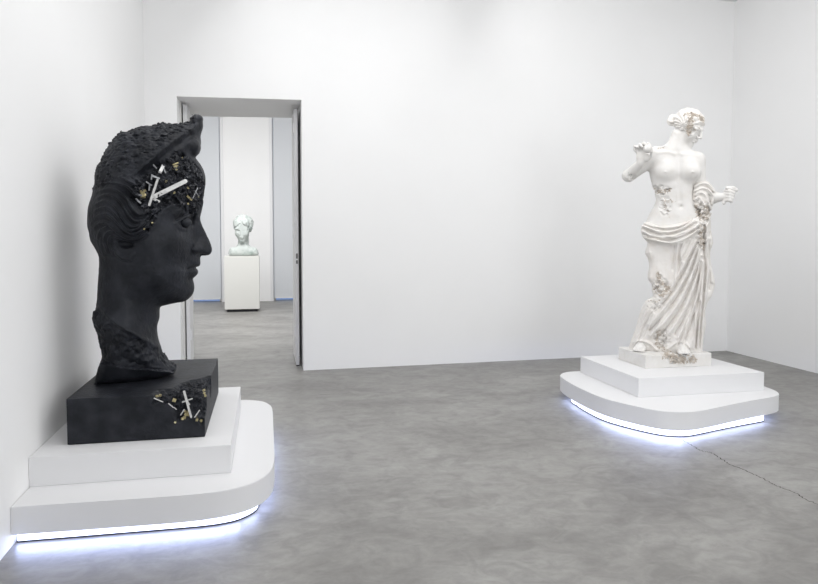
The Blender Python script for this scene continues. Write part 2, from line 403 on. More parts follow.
# ------------------------------------------------------------------ PEDESTALS
Z1, Z2, ZL = .203, .363, .060
def inset(pts, d):
    """polygon moved inwards by d"""
    P = np.array(pts); n = len(P); out = []; ar = sum(P[i-1][0]*P[i][1]-P[i][0]*P[i-1][1] for i in range(n)); sg = 1 if ar > 0 else -1
    for i in range(n):
        t1 = P[i]-P[i-1]; t2 = P[(i+1) % n]-P[i]; t1 = t1/np.linalg.norm(t1); t2 = t2/np.linalg.norm(t2)
        n1 = np.array([-t1[1], t1[0]])*sg; n2 = np.array([-t2[1], t2[0]])*sg; m = n1+n2; m /= np.linalg.norm(m); out.append(P[i]+m*d/max(.4, m@n1))
    return np.array(out)
def pedestal(label, origin, low, up, led, cap):
    t = thing('stepped_pedestal', label, 'pedestal', (*origin, 0)); o = np.array(origin)
    low, up, led = [np.array(q)-o for q in (low, up, led)]
    prism('lower_tier', low, ZL, Z1, M['tier'], t, .003); prism('upper_tier', up, Z1, Z2, M['tier'], t, .002)
    prism('support_core', inset(led, .015), 0.0, ZL, M['tier'], t, 0)
    prism('base_channel', inset(led, -.002), 0.0, .006, M['dark'], t, 0)
    # the light strip: an open diffuser band standing on the channel, following its outline
    bm = bmesh.new(); inn = inset(led, .008); a = led[cap[0]:cap[1]]; b = inn[cap[0]:cap[1]]; pr = None
    for p, q in zip(a, b):
        vs = [bm.verts.new((p[0], p[1], .007)), bm.verts.new((p[0], p[1], ZL-.001)), bm.verts.new((q[0], q[1], ZL-.001)), bm.verts.new((q[0], q[1], .007))]
        if pr:
            for i in range(4): bm.faces.new((pr[i], pr[(i+1) % 4], vs[(i+1) % 4], vs[i]))
        else: bm.faces.new(vs)
        pr = vs
    bm.faces.new(pr[::-1]); from_bm('light_strip', bm, M['led'], t)['label'] = 'glowing bluish white light strip'
    return t
g = .0015
lowL = [(XL+g, 3.5885)] + list(map(tuple, catmull([(-1.03, 3.582), (-.794, 3.575), (-.527, 3.568), (-.379, 3.571), (-.25, 3.588), (-.143, 3.63), (-.067, 3.695), (-.007, 3.80), (.022, 3.927), (.034, 4.12), (.034, 4.43), (.033, 4.79), (.031, 5.2), (.017, 5.35), (-.026, 5.47), (-.09, 5.535), (-.17, 5.573), (-.26, 5.585)], 5))) + [(XL+g, 5.585)]
ledL = [(XL+.012, 3.64)] + list(map(tuple, catmull([(-1.15, 3.639), (-.811, 3.634), (-.449, 3.630), (-.34, 3.632), (-.25, 3.644), (-.166, 3.676), (-.09, 3.754), (-.062, 3.84), (-.055, 4.0), (-.055, 4.4), (-.055, 4.8), (-.055, 5.2), (-.08, 5.34), (-.14, 5.42), (-.26, 5.45)], 5))) + [(XL+.012, 5.45)]
upL = [(XL+g, 3.86), (-.212, 3.86), (-.212, 5.36), (XL+g, 5.36)]
pedestal('large white two-step pedestal against the left wall, carrying the black head, lit from below', (-.7, 4.6), lowL, upL, ledL, (0, len(ledL)))
lowR = catmull([(2.700, 5.52), (2.697, 5.37), (2.705, 5.15), (2.728, 4.99), (2.775, 4.855), (2.838, 4.725), (2.90, 4.615), (2.955, 4.55), (3.03, 4.503), (3.14, 4.479), (3.26, 4.492), (3.45, 4.553), (3.65, 4.620), (3.84, 4.678), (4.03, 4.732), (4.15, 4.770), (4.24, 4.82), (4.30, 4.9), (4.332, 5.0), (4.345, 5.15), (4.35, 5.5), (4.345, 5.8), (4.31, 5.95), (4.2, 6.06), (4.0, 6.10), (3.5, 6.10), (3.0, 6.085), (2.86, 6.05), (2.775, 5.96), (2.735, 5.85), (2.712, 5.68)], 4, True)
ledR = catmull([(2.748, 5.55), (2.738, 5.42), (2.736, 5.22), (2.75, 5.06), (2.79, 4.92), (2.86, 4.77), (2.934, 4.645), (3.0, 4.57), (3.09, 4.525), (3.19, 4.522), (3.32, 4.556), (3.5, 4.61), (3.68, 4.66), (3.87, 4.71), (4.0, 4.742), (4.045, 4.762), (4.075, 4.80), (4.085, 4.87), (4.09, 5.02), (4.09, 5.2), (4.09, 5.5), (4.09, 5.65), (4.05, 5.74), (3.95, 5.78), (3.7, 5.79), (3.4, 5.79), (3.0, 5.79), (2.86, 5.78), (2.79, 5.74), (2.757, 5.66)], 4, True)
upR = [(3.015, 4.973), (4.222, 4.973), (4.222, 6.02), (3.015, 6.02)]
nR = len(ledR)
pedestal('free-standing white two-step pedestal carrying the draped female statue, lit from below', (3.6, 5.4), lowR, upR, np.vstack([ledR, ledR[:1]*1.0])[:nR], (0, nR))

# ------------------------------------------------------------------ crystals
def shard_bm(bm, a, b, w, sides=4, tip=.25, flat=.5, spin=0):
    a, b = Vector(a), Vector(b); ax = (b-a); L_ = ax.length
    if L_ < 1e-5: return
    ax.normalize(); u = ax.cross(Vector((0, 1, 0)) if abs(ax.y) < .8 else Vector((1, 0, 0))).normalized(); v = ax.cross(u)
    rings = []
    for t, s_ in ((0, .85), (.04, 1), (1-tip*.5, .92), (1, .35)):
        rings.append([bm.verts.new(a+ax*(L_*t)+(u*math.cos(q)+v*math.sin(q)*flat)*(w*s_)) for q in [spin+2*math.pi*(i+.5)/sides for i in range(sides)]])
    for r0, r1 in zip(rings[:-1], rings[1:]):
        for i in range(sides): bm.faces.new((r0[i], r0[(i+1) % sides], r1[(i+1) % sides], r1[i]))
    bm.faces.new(rings[0][::-1]); bm.faces.new(rings[-1])
def cube_bm(bm, c, s, seed):
    q = random.Random(seed); R = Matrix.Rotation(q.uniform(-.5, .5), 3, 'Z') @ Matrix.Rotation(q.uniform(-.4, .4), 3, 'X') @ Matrix.Rotation(q.uniform(-.4, .4), 3, 'Y')
    r = bmesh.ops.create_cube(bm, size=s*2)
    for v in r['verts']: v.co = R @ v.co+Vector(c)
def blade(fr, parent, fld, x0, y0, x1, y1, w, lift, name='crystal_blade', m='selenite'):
    """a crystal blade lying between two measured points, just proud of the surface"""
    def at(x, y):
        q = fr.p(x, y, -38); dy = -38*fr.sz
        for _ in range(3):
            f = fld.front(q[0], q[2])
            if f is None: break
            dy = f; q = fr.p(x, y, dy/fr.sz)
        return q, dy
    (a, ya), (b, ybb) = at(x0, y0), at(x1, y1)
    c, yc_ = at((x0+x1)/2, (y0+y1)/2); ym = min((ya+ybb)/2, yc_)
    sl = max(-.1, min(.1, ybb-ya))
    A = Vector((a[0], ym-lift-sl/2*.6, a[2])); B = Vector((b[0], ym-lift+sl/2*.6, b[2]))
    bm = bmesh.new(); shard_bm(bm, A, B, w*fr.sz/2*1.38, sides=4, tip=.08, flat=.95); return from_bm(name, bm, M[('selenite_dim' if w < 1.7 and m == 'selenite' else m)], parent)

# ------------------------------------------------------------------ BLACK HEAD
FH = Frame(-.745, 4.6, .627); s = FH.sz
root = thing('colossal_head_sculpture', 'huge black classical head in profile on a black block, with crystals in its eroded temple', 'sculpture', tuple(FH.o), 0)
head_root = root
SIL = [(94.4, 179.5), (96.2, 168.7), (100.0, 162.7), (102, 157), (107, 148.4), (114.8, 138.2), (121.4, 132.8), (130.3, 131), (141.1, 126.8), (149.5, 126), (162, 123.8), (174, 124.2), (181.2, 123.2), (189.6, 120.4), (190, 117.8), (194.3, 114.6), (200.3, 115.4), (203, 119), (202.8, 122), (202.9, 128), (200.6, 136), (201, 142.4), (199.7, 148.4), (196.9, 154), (194.8, 157), (198, 161.5), (202.7, 168.7), (205.1, 176), (205.4, 184), (204.3, 190), (203.4, 196), (203.2, 202), (202.1, 208.8), (200.3, 217.2), (201.2, 223), (205.1, 231.5), (209.3, 240.5), (211.9, 247.5), (211.8, 251.4), (209.6, 254.6), (206, 255.6), (201.7, 255.8), (200.1, 258), (200.4, 263), (199.4, 266), (196, 267.4), (197.7, 269.8), (198, 273), (195.7, 276), (193, 278.6), (193.6, 281.6), (194.4, 288), (192.8, 294), (188.4, 298.7), (184, 301.4), (174, 303.2), (165, 305.2), (160.3, 307), (159.6, 312), (159.3, 318), (157.4, 325), (157.6, 334), (159.7, 343), (163.2, 352), (168, 357.8), (174.8, 364), (176.8, 367.5), (174.8, 371.2), (168, 373.2), (161, 374.2), (158.8, 377), (158, 383.5), (97, 383.5), (96.4, 379), (96.8, 374), (99.3, 364.7), (102, 357), (100.8, 349.3), (98.5, 340), (95.4, 329.3), (93, 323), (92.6, 314), (95.4, 307.7), (97, 298.3), (98, 280.3), (98.9, 269.6), (98.9, 257.6), (95.6, 249.2), (90.8, 241), (88.9, 232), (87.4, 224.3), (88.2, 208), (92, 195.6), (93.4, 187)]
sil = FH.pp(SIL)[:, [0, 2]]; silc = catmull(sil, 3, True)
lo = FH.p(80, 386)[[0, 2]]; hi = FH.p(219, 108)[[0, 2]]
sil[:, 1] = np.maximum(sil[:, 1], -.004); silc[:, 1] = np.maximum(silc[:, 1], -.004)
fl = Field((lo[0], -.36, -.02), (hi[0], .36, hi[1]), .0058)
X, Z = fl.X2, fl.Z2
WP = [(95, 200, 46), (95, 240, 44), (110, 170, 46), (125, 150, 46), (150, 138, 44), (130, 200, 49), (120, 225, 49), (105, 215, 47),
      (180, 130, 30), (198, 120, 9), (200, 133, 13), (193, 147, 22), (172, 150, 40), (160, 165, 45), (204, 176, 22), (192, 178, 37), (172, 190, 45), (203, 200, 19), (150, 195, 48),
      (190, 206, 31), (200.5, 217, 6.5), (196, 220, 8), (190, 221, 19), (186, 222, 26), (178, 223, 34), (165, 225, 42), (197, 209, 22),
      (170, 245, 43), (184, 250, 29), (178, 236, 37), (189, 240, 19), (194.5, 236, 9), (198, 240, 7.5), (205, 240, 5), (211, 249, 6), (205, 252, 9.5), (198, 251, 13.5), (192.5, 252, 14), (190, 256, 21),
      (199.5, 262, 8), (196, 265.5, 12), (189, 268, 18), (184, 262, 26), (197, 272.5, 9), (190, 276, 18), (180, 272, 32), (191, 280, 15),
      (193.5, 288, 11), (186, 295, 18), (175, 290, 29), (170, 275, 38), (160, 285, 39), (150, 270, 42), (165, 300, 24), (145, 295, 33),
      (140, 255, 44), (130, 275, 40), (118, 260, 41), (100, 270, 30), (130, 300, 32), (155, 312, 25), (100, 298, 31), (142, 318, 30), (153, 325, 25),
      (97, 311, 37), (110, 320, 43), (126, 329.5, 46), (140, 338, 45), (160, 352, 36), (172, 362, 24), (157, 343, 30), (155, 336, 28), (120, 316, 39), (132, 324, 40), (145, 333, 38), (150, 340, 38), (108, 305, 37), (125, 305, 35),
      (108, 338, 39), (130, 349, 39), (150, 360, 35), (165, 368, 24), (100, 376, 26), (130, 376, 28), (152, 378, 19), (130, 368, 33), (110, 362, 31), (148, 370, 26)]
pw = FH.pp([(a, b, -w*.75) for a, b, w in WP])[:, [0, 2]]
W = np.clip(rbf(X, Z, pw, np.array([w for _, _, w in WP])*s), 3*s, 52*s)
G = lambda x, y, rx, rz, dep=30: (lambda c: np.exp(-((X-c[0])/(rx*s))**2-((Z-c[2])/(rz*s))**2))(FH.p(x, y, -dep))
def curve(pts, dep=38, n=5): return catmull(FH.pp(pts, -dep)[:, [0, 2]], n)
sd = sdpoly(X, Z, silc)
def area(pts, soft, dep=42):
    a = sdpoly(X, Z, curve(pts, dep, 3)); return 1/(1+np.exp(np.clip(a/(soft*s), -60, 60)))
# --- rim of the headdress, rough cap and knob
rim = [(130, 178), (140, 171), (152, 160), (166, 147), (180, 136), (190, 128), (198, 121)]
cap = area([(70, 190), (80, 120), (120, 100), (165, 100), (195, 95), (196, 121), (189, 127), (180, 134), (166, 145.5), (152, 158), (139, 170), (128, 178), (108, 184)], 1.3, 38)
W += cap*2.2*s
W += 2.8*s*np.exp(-(dline(X, Z, curve(rim, 34))/(2.0*s))**2)
W -= 6.0*s*np.exp(-(dline(X, Z, curve([(142, 176), (154, 166), (168, 153), (182, 141), (192, 133)], 34))/(3.2*s))**2)
W += 5*s*G(193, 147, 7, 8, 20) + 2*s*G(196, 118.5, 5, 3.2, 5)
# --- hair waves over the ear
hc = [[(93.2, 204), (104, 200.4), (113.6, 205.2), (119.6, 212.4), (124.3, 220.8), (131.5, 226.7), (140, 224.4), (148.3, 216), (156, 212)],
      [(94.4, 190.8), (110, 188.4), (120.8, 193.2), (128, 200.4), (132.7, 208.8), (140, 214.8), (148.3, 212)],
      [(93.2, 182.4), (111, 182.4), (125.5, 186), (132.7, 192), (138, 198)], [(96, 197), (107, 194), (116, 198), (123, 205), (128, 214), (135, 221), (145, 220)],
      [(95.6, 216), (106.4, 214), (114.8, 220), (123.2, 229), (131.5, 234), (140, 231.7), (148.3, 224.5), (154, 217)],
      [(93, 210), (105, 207), (114, 213), (121, 222), (128, 230), (137, 229), (147, 221)],
      [(92, 228), (100.4, 223), (110, 226), (118.4, 233.5), (128, 238.5), (137.5, 238), (147, 232), (153, 224)],
      [(106, 252), (102.8, 241), (106.4, 232.7), (113, 231.7)], [(112, 254), (108, 243), (111, 236), (118, 237.5)], [(98, 254), (96, 240), (99, 231), (106, 227)],
      [(101, 256), (99, 247), (100, 238)], [(100, 178), (114, 176), (126, 180), (136, 186)]]
D = [dline(X, Z, curve(c_, 44)) for c_ in hc]; dm = np.minimum.reduce(D)
hair = area([(80, 184), (105, 181), (128, 176), (140, 178), (146, 200), (160, 208), (154, 224), (147, 236), (136, 242.5), (124, 242), (117, 246), (116, 254), (108, 258), (95, 258), (80, 240)], 1.6)
W += hair*(1.0*s+(6.2*s*np.exp(-(dm/(1.9*s))**2)+.9*s*np.cos(2*math.pi*dm/(2.5*s)))*np.clip(-sd/(9*s), 0, 1))
# --- ear
W -= 3*s*G(126, 245, 6.5, 3.6, 44)
W += .5*s*np.exp(-(dline(X, Z, curve([(116, 243), (115.5, 250), (120, 255.5), (127, 258.5), (133, 256), (133, 251)], 44))/(1.9*s))**2)
# --- eye
W -= 4.5*s*G(192.5, 221, 3.0, 7, 16)+3.4*s*G(183, 219, 8, 5, 28)
W += 1.5*s*G(185.2, 222.5, 5.0, 4.6, 28)
W += 1.0*s*np.exp(-(dline(X, Z, curve([(174, 224), (180, 220), (186, 216.5), (191, 214.5)], 28))/(1.5*s))**2)
W += 1.6*s*np.exp(-(dline(X, Z, curve([(177.5, 226.5), (182, 229.4), (187, 230)], 28))/(1.3*s))**2)
W -= 2.4*s*np.exp(-(dline(X, Z, curve([(176, 220), (182, 215.5), (190, 211)], 28))/(1.7*s))**2)
W -= 1.5*s*G(190.5, 219, 1.4, 3.5, 20)
W += 3.5*s*np.exp(-(dline(X, Z, curve([(176, 214), (185, 209.5), (195, 208.5)], 28))/(3.2*s))**2)
# --- nose wing, mouth, chin
W += 3.2*s*G(197, 250.5, 4.2, 4.0, 12)-2.4*s*np.exp(-(dline(X, Z, curve([(193, 246.5), (191.5, 250.5), (193, 254.5)], 14))/(1.1*s))**2)-2.5*s*G(199.5, 255.5, 3, 1.2, 10)
W -= 3.2*s*np.exp(-(dline(X, Z, curve([(187.5, 269), (192, 267.8), (197, 267.4)], 12))/(1.0*s))**2)
W += 1.8*s*np.exp(-(dline(X, Z, curve([(189.5, 265.5), (194, 263.7), (199, 263)], 12))/(1.6*s))**2)+2.2*s*np.exp(-(dline(X, Z, curve([(190.5, 272), (194, 272.4), (198, 272.6)], 12))/(1.9*s))**2)
W -= 1.6*s*G(186.5, 269.5, 2, 2.2, 20)+1.6*s*G(191, 279, 5, 2, 14)
# --- cut edge of the bust
W += 3.6*s*np.exp(-(dline(X, Z, curve([(96, 307), (110.8, 320), (126.2, 329.3), (138.6, 337), (149.3, 344.7), (159.7, 352.5), (174.8, 363.4)], 40))/(1.6*s))**2)
brk = 0; brk = area([(85, 304), (97, 312), (111, 323), (126, 332.5), (139, 340), (149.3, 348), (160, 356), (180, 368), (178, 376), (160, 371), (146, 369), (130, 367), (112, 363), (90, 356)], .8, 40)
W -= brk*2.2*s
foot = area([(80, 362), (104, 364), (120, 366.5), (150, 370.5), (175, 376), (175, 395), (80, 395)], .8, 30)
# --- eroded temple
ero = area([(134, 186), (143, 178), (155, 166), (162, 162), (170, 156), (178, 150), (186, 155), (196, 163), (203, 175), (206, 187), (204, 202), (200, 210), (194, 214), (184, 209), (174, 203.5), (166, 206), (158, 212), (154, 221), (149, 231), (145, 228), (147, 216), (139, 207), (131, 198)], .7, 36)
W -= ero*5.0*s
W -= 5*s*(G(150, 190, 5, 6, 42)+G(164, 187, 6, 3, 40)+G(176, 167, 4, 4, 36)+.6*G(183, 194, 4, 4, 34)+.8*G(164, 170, 3, 4, 40))
W = np.maximum(W, 3*s)
Rr = np.where(foot > .5, 8*s, W*.95)
Rr = np.where((Z > FH.p(150, 330)[2]) | (X > FH.p(177, 200)[0]), np.minimum(Rr, W*.95), Rr)
fl.inflate(sd, W, Rr)
fl.ell(FH.p(196.6, 118.8, 0), np.array((6.0, 7.5, 4.1))*s, .006)
fl.ell(FH.p(193.5, 147.5, -8), np.array((6.6, 13, 8.6))*s, .02)
def on_surf(x, y, lift=0.0):
    q = FH.p(x, y, -38); f = -38*s
    for _ in range(4):
        v = fl.front(q[0], q[2])
        if v is None: break
        f = v; q = FH.p(x, y, f/s)
    return np.array([q[0], f-lift*s, q[2]])
mir = np.array([1, -1, 1])
eye = on_surf(184.6, 221.8); lidp = [on_surf(a, b, -.2) for a, b in [(175, 223.8), (180, 219.6), (186, 216.4), (190.8, 214.8)]]
lowp = [on_surf(a, b, -.6) for a, b in [(176.5, 225.4), (181, 228.2), (187, 229.2)]]
earc = on_surf(126.5, 244.5); earr = [on_surf(a, b, .2) for a, b in [(115, 240), (114.6, 247), (117.5, 253.5), (123, 257.8), (129.5, 258.4), (133, 254.5)]]
nos = on_surf(202.0, 254.6, -1)
for g_ in (1, -1):
    v_ = np.array([1, g_, 1])
    fl.ell((eye+[.8*s, 0, -.4*s])*v_, np.array((8.2, 4.2, 6.2))*s, 2.5*s, cut=True)
    fl.ell((on_surf(192.3, 219.5)*v_), np.array((2.4, 3.4, 6))*s, 2*s, cut=True)
    fl.ell((eye+[.4*s, 3.6*s, -.6*s])*v_, np.array((6.6, 5.2, 4.6))*s, .6*s)
    fl.tube([q_*v_ for q_ in lidp], [1.0*s, 1.7*s, 1.7*s, 1.0*s], 1.2*s, .5*s)
    fl.tube([q_*v_ for q_ in lowp], [.8*s, 1.3*s, 1.0*s], 1.2*s, .5*s)
    fl.ell(earc*v_, np.array((7.2, 5, 3.6))*s, 1.2*s, cut=True)
    fl.tube([q_*v_ for q_ in earr], [1.6*s, 1.9*s, 2.0*s, 2.4*s, 2.6*s, 1.6*s], 1.5*s, 1*s)
    fl.ell(nos*v_, np.array((3.2, 2.6, 1.3))*s, .5*s, cut=True)
def detail(P, ii):
    i, k = ii[0], ii[2]; q = P/s; out = np.zeros(len(P), np.float32)
    c_ = cap[i, k]; m = c_ > .02
    out[m] += c_[m]*(np.abs(fbm(q[m]*[.20, .20, .34], 3, 5))*-3.9+.9+1.0*np.maximum(0, fbm(q[m]*[.30, .3, .62], 2, 9)-.05)*3)*s
    b_ = brk[i, k]; m = b_ > .02
    out[m] += b_[m]*(fbm(q[m]*.24, 4, 20)*3.0+.5)*s
    e_ = ero[i, k]; m = e_ > .02
    if m.any():
        v, d = cells(q[m]*.30, 3); v2, d2 = cells(q[m]*[.62, .62, .62], 11)
        out[m] += e_[m]*((v-.45)*7.0+(v2-.5)*4.0+fbm(q[m]*.35, 3, 31)*2.6)*s
    o_ = np.clip(1-c_-b_-e_, 0, 1); out += o_*fbm(q*.25, 3, 40)*.22*s
    return out
fl.warp(detail, .055)
hd = link('head', fl.mesh('head'), M['black'], root, True); hd.rotation_euler = (0, 0, FH.yaw)
hd['label'] = 'black classical head in right-facing profile'
root.rotation_euler = (0, 0, 0)

def on_head(o): o.parent = hd; return o
for a in [(152.6, 197.5, 186.7, 180.8, 4.2, .012), (149, 206, 158, 178.4, 2.2, .02), (152, 176, 159.8, 179, 1.6, .02), (152, 174.8, 151.3, 180, 1.3, .012), (149.8, 184, 149, 191, 1.4, .012),
          (160, 172.6, 162.8, 167.2, 3.0, .015), (162, 165, 165.8, 173.5, 1.3, .018), (153, 164.5, 156.8, 168.8, 1.2, .008), (153, 198.7, 159.8, 201.9, 2.2, .008), (197.5, 188, 192.7, 198.7, .9, .008),
          (194.5, 191, 198.6, 197, .8, .008), (136, 199, 141, 203.5, 1.6, .006), (146, 182, 152, 186, 1.2, .01)]:
    blade(FH, hd, fl, *a)
def gold(fr, parent, fld, lst, depth0=38):
    for i, (x, y, r) in enumerate(lst):
        q = fr.p(x, y, -depth0)
        for _ in range(3):
            f = fld.front(q[0], q[2])
            if f is None: break
            q = fr.p(x, y, f/fr.sz)
        r *= .8; bm = bmesh.new(); cube_bm(bm, (q[0], q[1]-r*fr.sz*.2, q[2]), r*fr.sz*.5, i*13+5)
        if r > 3: cube_bm(bm, (q[0]+r*fr.sz*.4, q[1]-r*fr.sz*.2, q[2]+r*fr.sz*.25), r*fr.sz*.3, i*7+1)
        from_bm('pyrite_cube', bm, M['pyrite'], parent)
gold(FH, hd, fl, [(175.5, 167.5, 6.2), (143, 192, 4.6), (143, 196, 4.2), (166.4, 181.4, 2.6), (174.2, 192.7, 2.4), (187.7, 188, 2.4), (190.3, 200, 4), (198.4, 197, 1.9), (182.2, 157.8, 1.6), (188, 203.6, 1.9), (152.2, 222.6, 1.6), (144.2, 229, 1.7)])
for a in [(187, 196, 192, 200.5, 1.8, .01), (178, 163, 172.5, 165, 1.2, .012)]: blade(FH, hd, fl, *a, name='brassy_crystal', m='pyrite')

q = random.Random(3); bm = bmesh.new()
er_poly = [(134, 186), (155, 168), (170, 156), (180, 152), (196, 163), (204, 175), (205, 190), (202, 208), (184, 208), (166, 205), (156, 212), (150, 226), (147, 216), (139, 206)]
erp = FH.pp(er_poly, -36)[:, [0, 2]]
for i in range(900):
    x_, y_ = q.uniform(130, 206), q.uniform(150, 230); c = FH.p(x_, y_, -36)
    if sdpoly(np.array([c[0]]), np.array([c[2]]), erp)[0] > -.5*s: continue
    f = fl.front(c[0], c[2])
    if f is None: continue
    dv = Vector((q.gauss(0, 1), -abs(q.gauss(0, .7)), q.gauss(0, 1))).normalized(); L_ = q.uniform(1.2, 4.2)*s
    shard_bm(bm, Vector((c[0], f+.2*s, c[2]))-dv*L_*.3, Vector((c[0], f, c[2]))+dv*L_*.6, L_*q.uniform(.14, .3), q.choice((3, 4, 5)), .4, q.uniform(.5, 1), q.uniform(0, 3))
o = from_bm('crystal_crust', bm, M['blackx'], hd); o['kind'] = 'stuff'; o['label'] = 'jagged glossy black crystals lining the eroded temple'
# --- black block under the head (straight to the room)
BX0, BX1, BY0, BY1, BH = -1.117, -.367, 4.045, 5.18, .264
ox, oy = (BX0+BX1)/2-FH.o[0], (BY0+BY1)/2-FH.o[1]
fb = Field((-.39, -.585, -.012), (.39, .585, BH+.012), .0055)
sl, x, y, z = fb.sub((-9, -9, -9), (9, 9, 9))
hx, hy = (BX1-BX0)/2, (BY1-BY0)/2
qx, qy, qz = np.abs(x)-hx, np.abs(y)-hy, np.abs(z-BH/2)-BH/2
fb.F = (np.sqrt(np.maximum(qx, 0)**2+np.maximum(qy, 0)**2+np.maximum(qz, 0)**2)+np.minimum(np.maximum(np.maximum(qx, qy), qz), 0)).astype(np.float32)
def wl(px, py, axis, val):
    p = on_plane(px, py, axis, val); return np.array([p[0]-(BX0+BX1)/2, p[1]-(BY0+BY1)/2, p[2]-FH.o[2]+.264])
# FH origin stands on the block, the block reaches down to the pedestal
poly = np.array([wl(a, b, 1, BY0)[[0, 2]] for a, b in [(148, 394), (154, 397.5), (164, 403), (171, 409), (174.5, 419), (178, 424), (184, 419), (191, 416.5), (196, 419.5), (202, 427), (205.5, 416), (212, 395), (212, 370), (150, 370)]])
ptop = np.array([wl(a, b, 2, .627)[[0, 1]] for a, b in [(146, 397), (160, 391), (172, 388.5), (180, 383.5), (190, 380), (200, 378.5), (209, 375.5), (216, 376), (214, 400), (150, 405)]])
X3, Z3 = fb.X2, fb.Z2; ef = sdpoly(X3, Z3, poly)
X4, Y4 = np.meshgrid(fb.ax[0], fb.ax[1], indexing='ij'); et = sdpoly(X4, Y4, ptop)
def erode(P, ii):
    a = np.clip(-ef[ii[0], ii[2]]/.03, 0, 1)*(P[:, 1] < -hy+.16); b = np.clip(-et[ii[0], ii[1]]/.03, 0, 1)*(P[:, 2] > BH-.06)
    m = np.maximum(a*np.clip((-hy+.16-P[:, 1])/.05, 0, 1), b); out = np.zeros(len(P), np.float32); k = m > .01
    q = P[k]/s; v, d = cells(q*.30, 50); v2, d2 = cells(q*.7, 53)
    out[k] = m[k]*np.clip((v*4.6+v2*2.6+fbm(q*.3, 3, 60)*2+.6), -.3, 9)*s
    # small broken place low on the right side
    r = np.sqrt(((P-[hx, -hy+.95*0+.86*0+.42, BH-.07])/[.04, .07, .07])**2 @ np.ones(3)); t = r < 1
    if t.any(): out[t] += (1-r[t])*.03*(1+fbm(P[t]/s*.4, 2, 70))
    return out
fb.warp(erode, .06)
blk = link('block', fb.mesh('block'), M['black'], root, True); blk.location = (ox, oy, -.264)
blk.data.set_sharp_from_angle(angle=math.radians(38)); blk['label'] = 'black rectangular block with a broken crystal-filled corner'
def bpoint(px, py):
    p = wl(px, py, 1, BY0); f = fb.front(p[0], p[2]); yy = (f if f is not None else -hy); 
    return wl(px, py, 1, BY0+min(yy+hy, .05)*.8)
for (x0, y0, x1, y1, w) in [(184, 390.5, 191.8, 417.2, 2.1), (182.4, 401.6, 193, 397.8, 1.3), (185.6, 397, 190.2, 404.5, 1.1), (180.8, 414.7, 184.7, 408.5, 1.1), (194.7, 417, 200, 409.3, 1.2), (153.9, 397.8, 163.9, 401.3, .9), (168.5, 403, 174.7, 406, .9), (172, 405, 177, 409, .8)]:
    a, b = bpoint(x0, y0), bpoint(x1, y1); yy = min(a[1], b[1])-.006; bm = bmesh.new()
    shard_bm(bm, (a[0], yy, a[2]), (b[0], yy-.01, b[2]), w*s/2*1.2, tip=.1, flat=.9); from_bm('crystal_blade', bm, M['selenite'], blk)
for i, (px, py, r) in enumerate([(157, 396, 1.9), (160.2, 395.2, 1.9), (174.4, 400, 3.0), (204, 390, 1.8), (204.3, 393, 1.7), (205.3, 395.5, 1.6), (185, 411, 1.9), (187.5, 412, 2.1), (186, 414, 2.2), (188.5, 414.6, 1.7), (184.7, 417.3, 2.4), (182.5, 418.5, 2), (175.2, 422.2, 1.5), (197, 419.6, 2), (201.3, 420.6, 1.8), (196.6, 417.4, 1.3)]):
    a = bpoint(px, py); bm = bmesh.new(); cube_bm(bm, (a[0], a[1]-.004, a[2]), r*s*.5, i+99); from_bm('pyrite_cube', bm, M['pyrite'], blk)

# ------------------------------------------------------------------ a human head
def head_parts(F, c, fwd, hh, k=.01, sockets=True):
    f = np.array(fwd, float); f /= np.linalg.norm(f); sd_ = np.cross(f, [0, 0, 1]); sd_ /= np.linalg.norm(sd_); u = np.cross(sd_, f)
    R = [sd_, f, u]; T = lambda a, b, e: np.array(c)+hh*(a*sd_+b*f+e*u)
    F.ell(T(0, -.12, .28), np.array((.66, .80, .70))*hh, k, R)
    F.ell(T(0, .26, -.14), np.array((.54, .50, .80))*hh, .12*hh, R)
    F.ell(T(0, .50, -.80), np.array((.20, .20, .16))*hh, .18*hh, R)
    for q in (-1, 1):
        F.ell(T(q*.30, .44, -.22), np.array((.22, .22, .26))*hh, .12*hh, R)
        F.cone(T(q*.10, .74, .16), T(q*.42, .58, .14), .08*hh, .07*hh, .10*hh)
        F.ell(T(q*.24, .86, -.01), np.array((.15, .16, .10))*hh, .09*hh, R, cut=True)
        F.ell(T(q*.23, .62, -.01), np.array((.14, .12, .085))*hh, .02*hh, R)
        F.ell(T(q*.60, -.04, -.06), np.array((.05, .11, .17))*hh, .04*hh, R)
    F.cone(T(0, .74, .14), T(0, .93, -.22), .06*hh, .085*hh, .07*hh)
    for q in (-1, 1): F.ell(T(q*.09, .83, -.26), np.array((.07, .10, .06))*hh, .04*hh, R)
    F.cone(T(-.14, .72, -.46), T(0, .79, -.44), .035*hh, .055*hh, .04*hh); F.cone(T(0, .79, -.44), T(.14, .72, -.46), .055*hh, .035*hh, .04*hh)
    F.cone(T(-.11, .72, -.56), T(.11, .72, -.56), .055*hh, .055*hh, .05*hh)
    F.ell(T(0, .88, -.505), np.array((.15, .14, .014))*hh, .01*hh, R, cut=True)
    return T, R

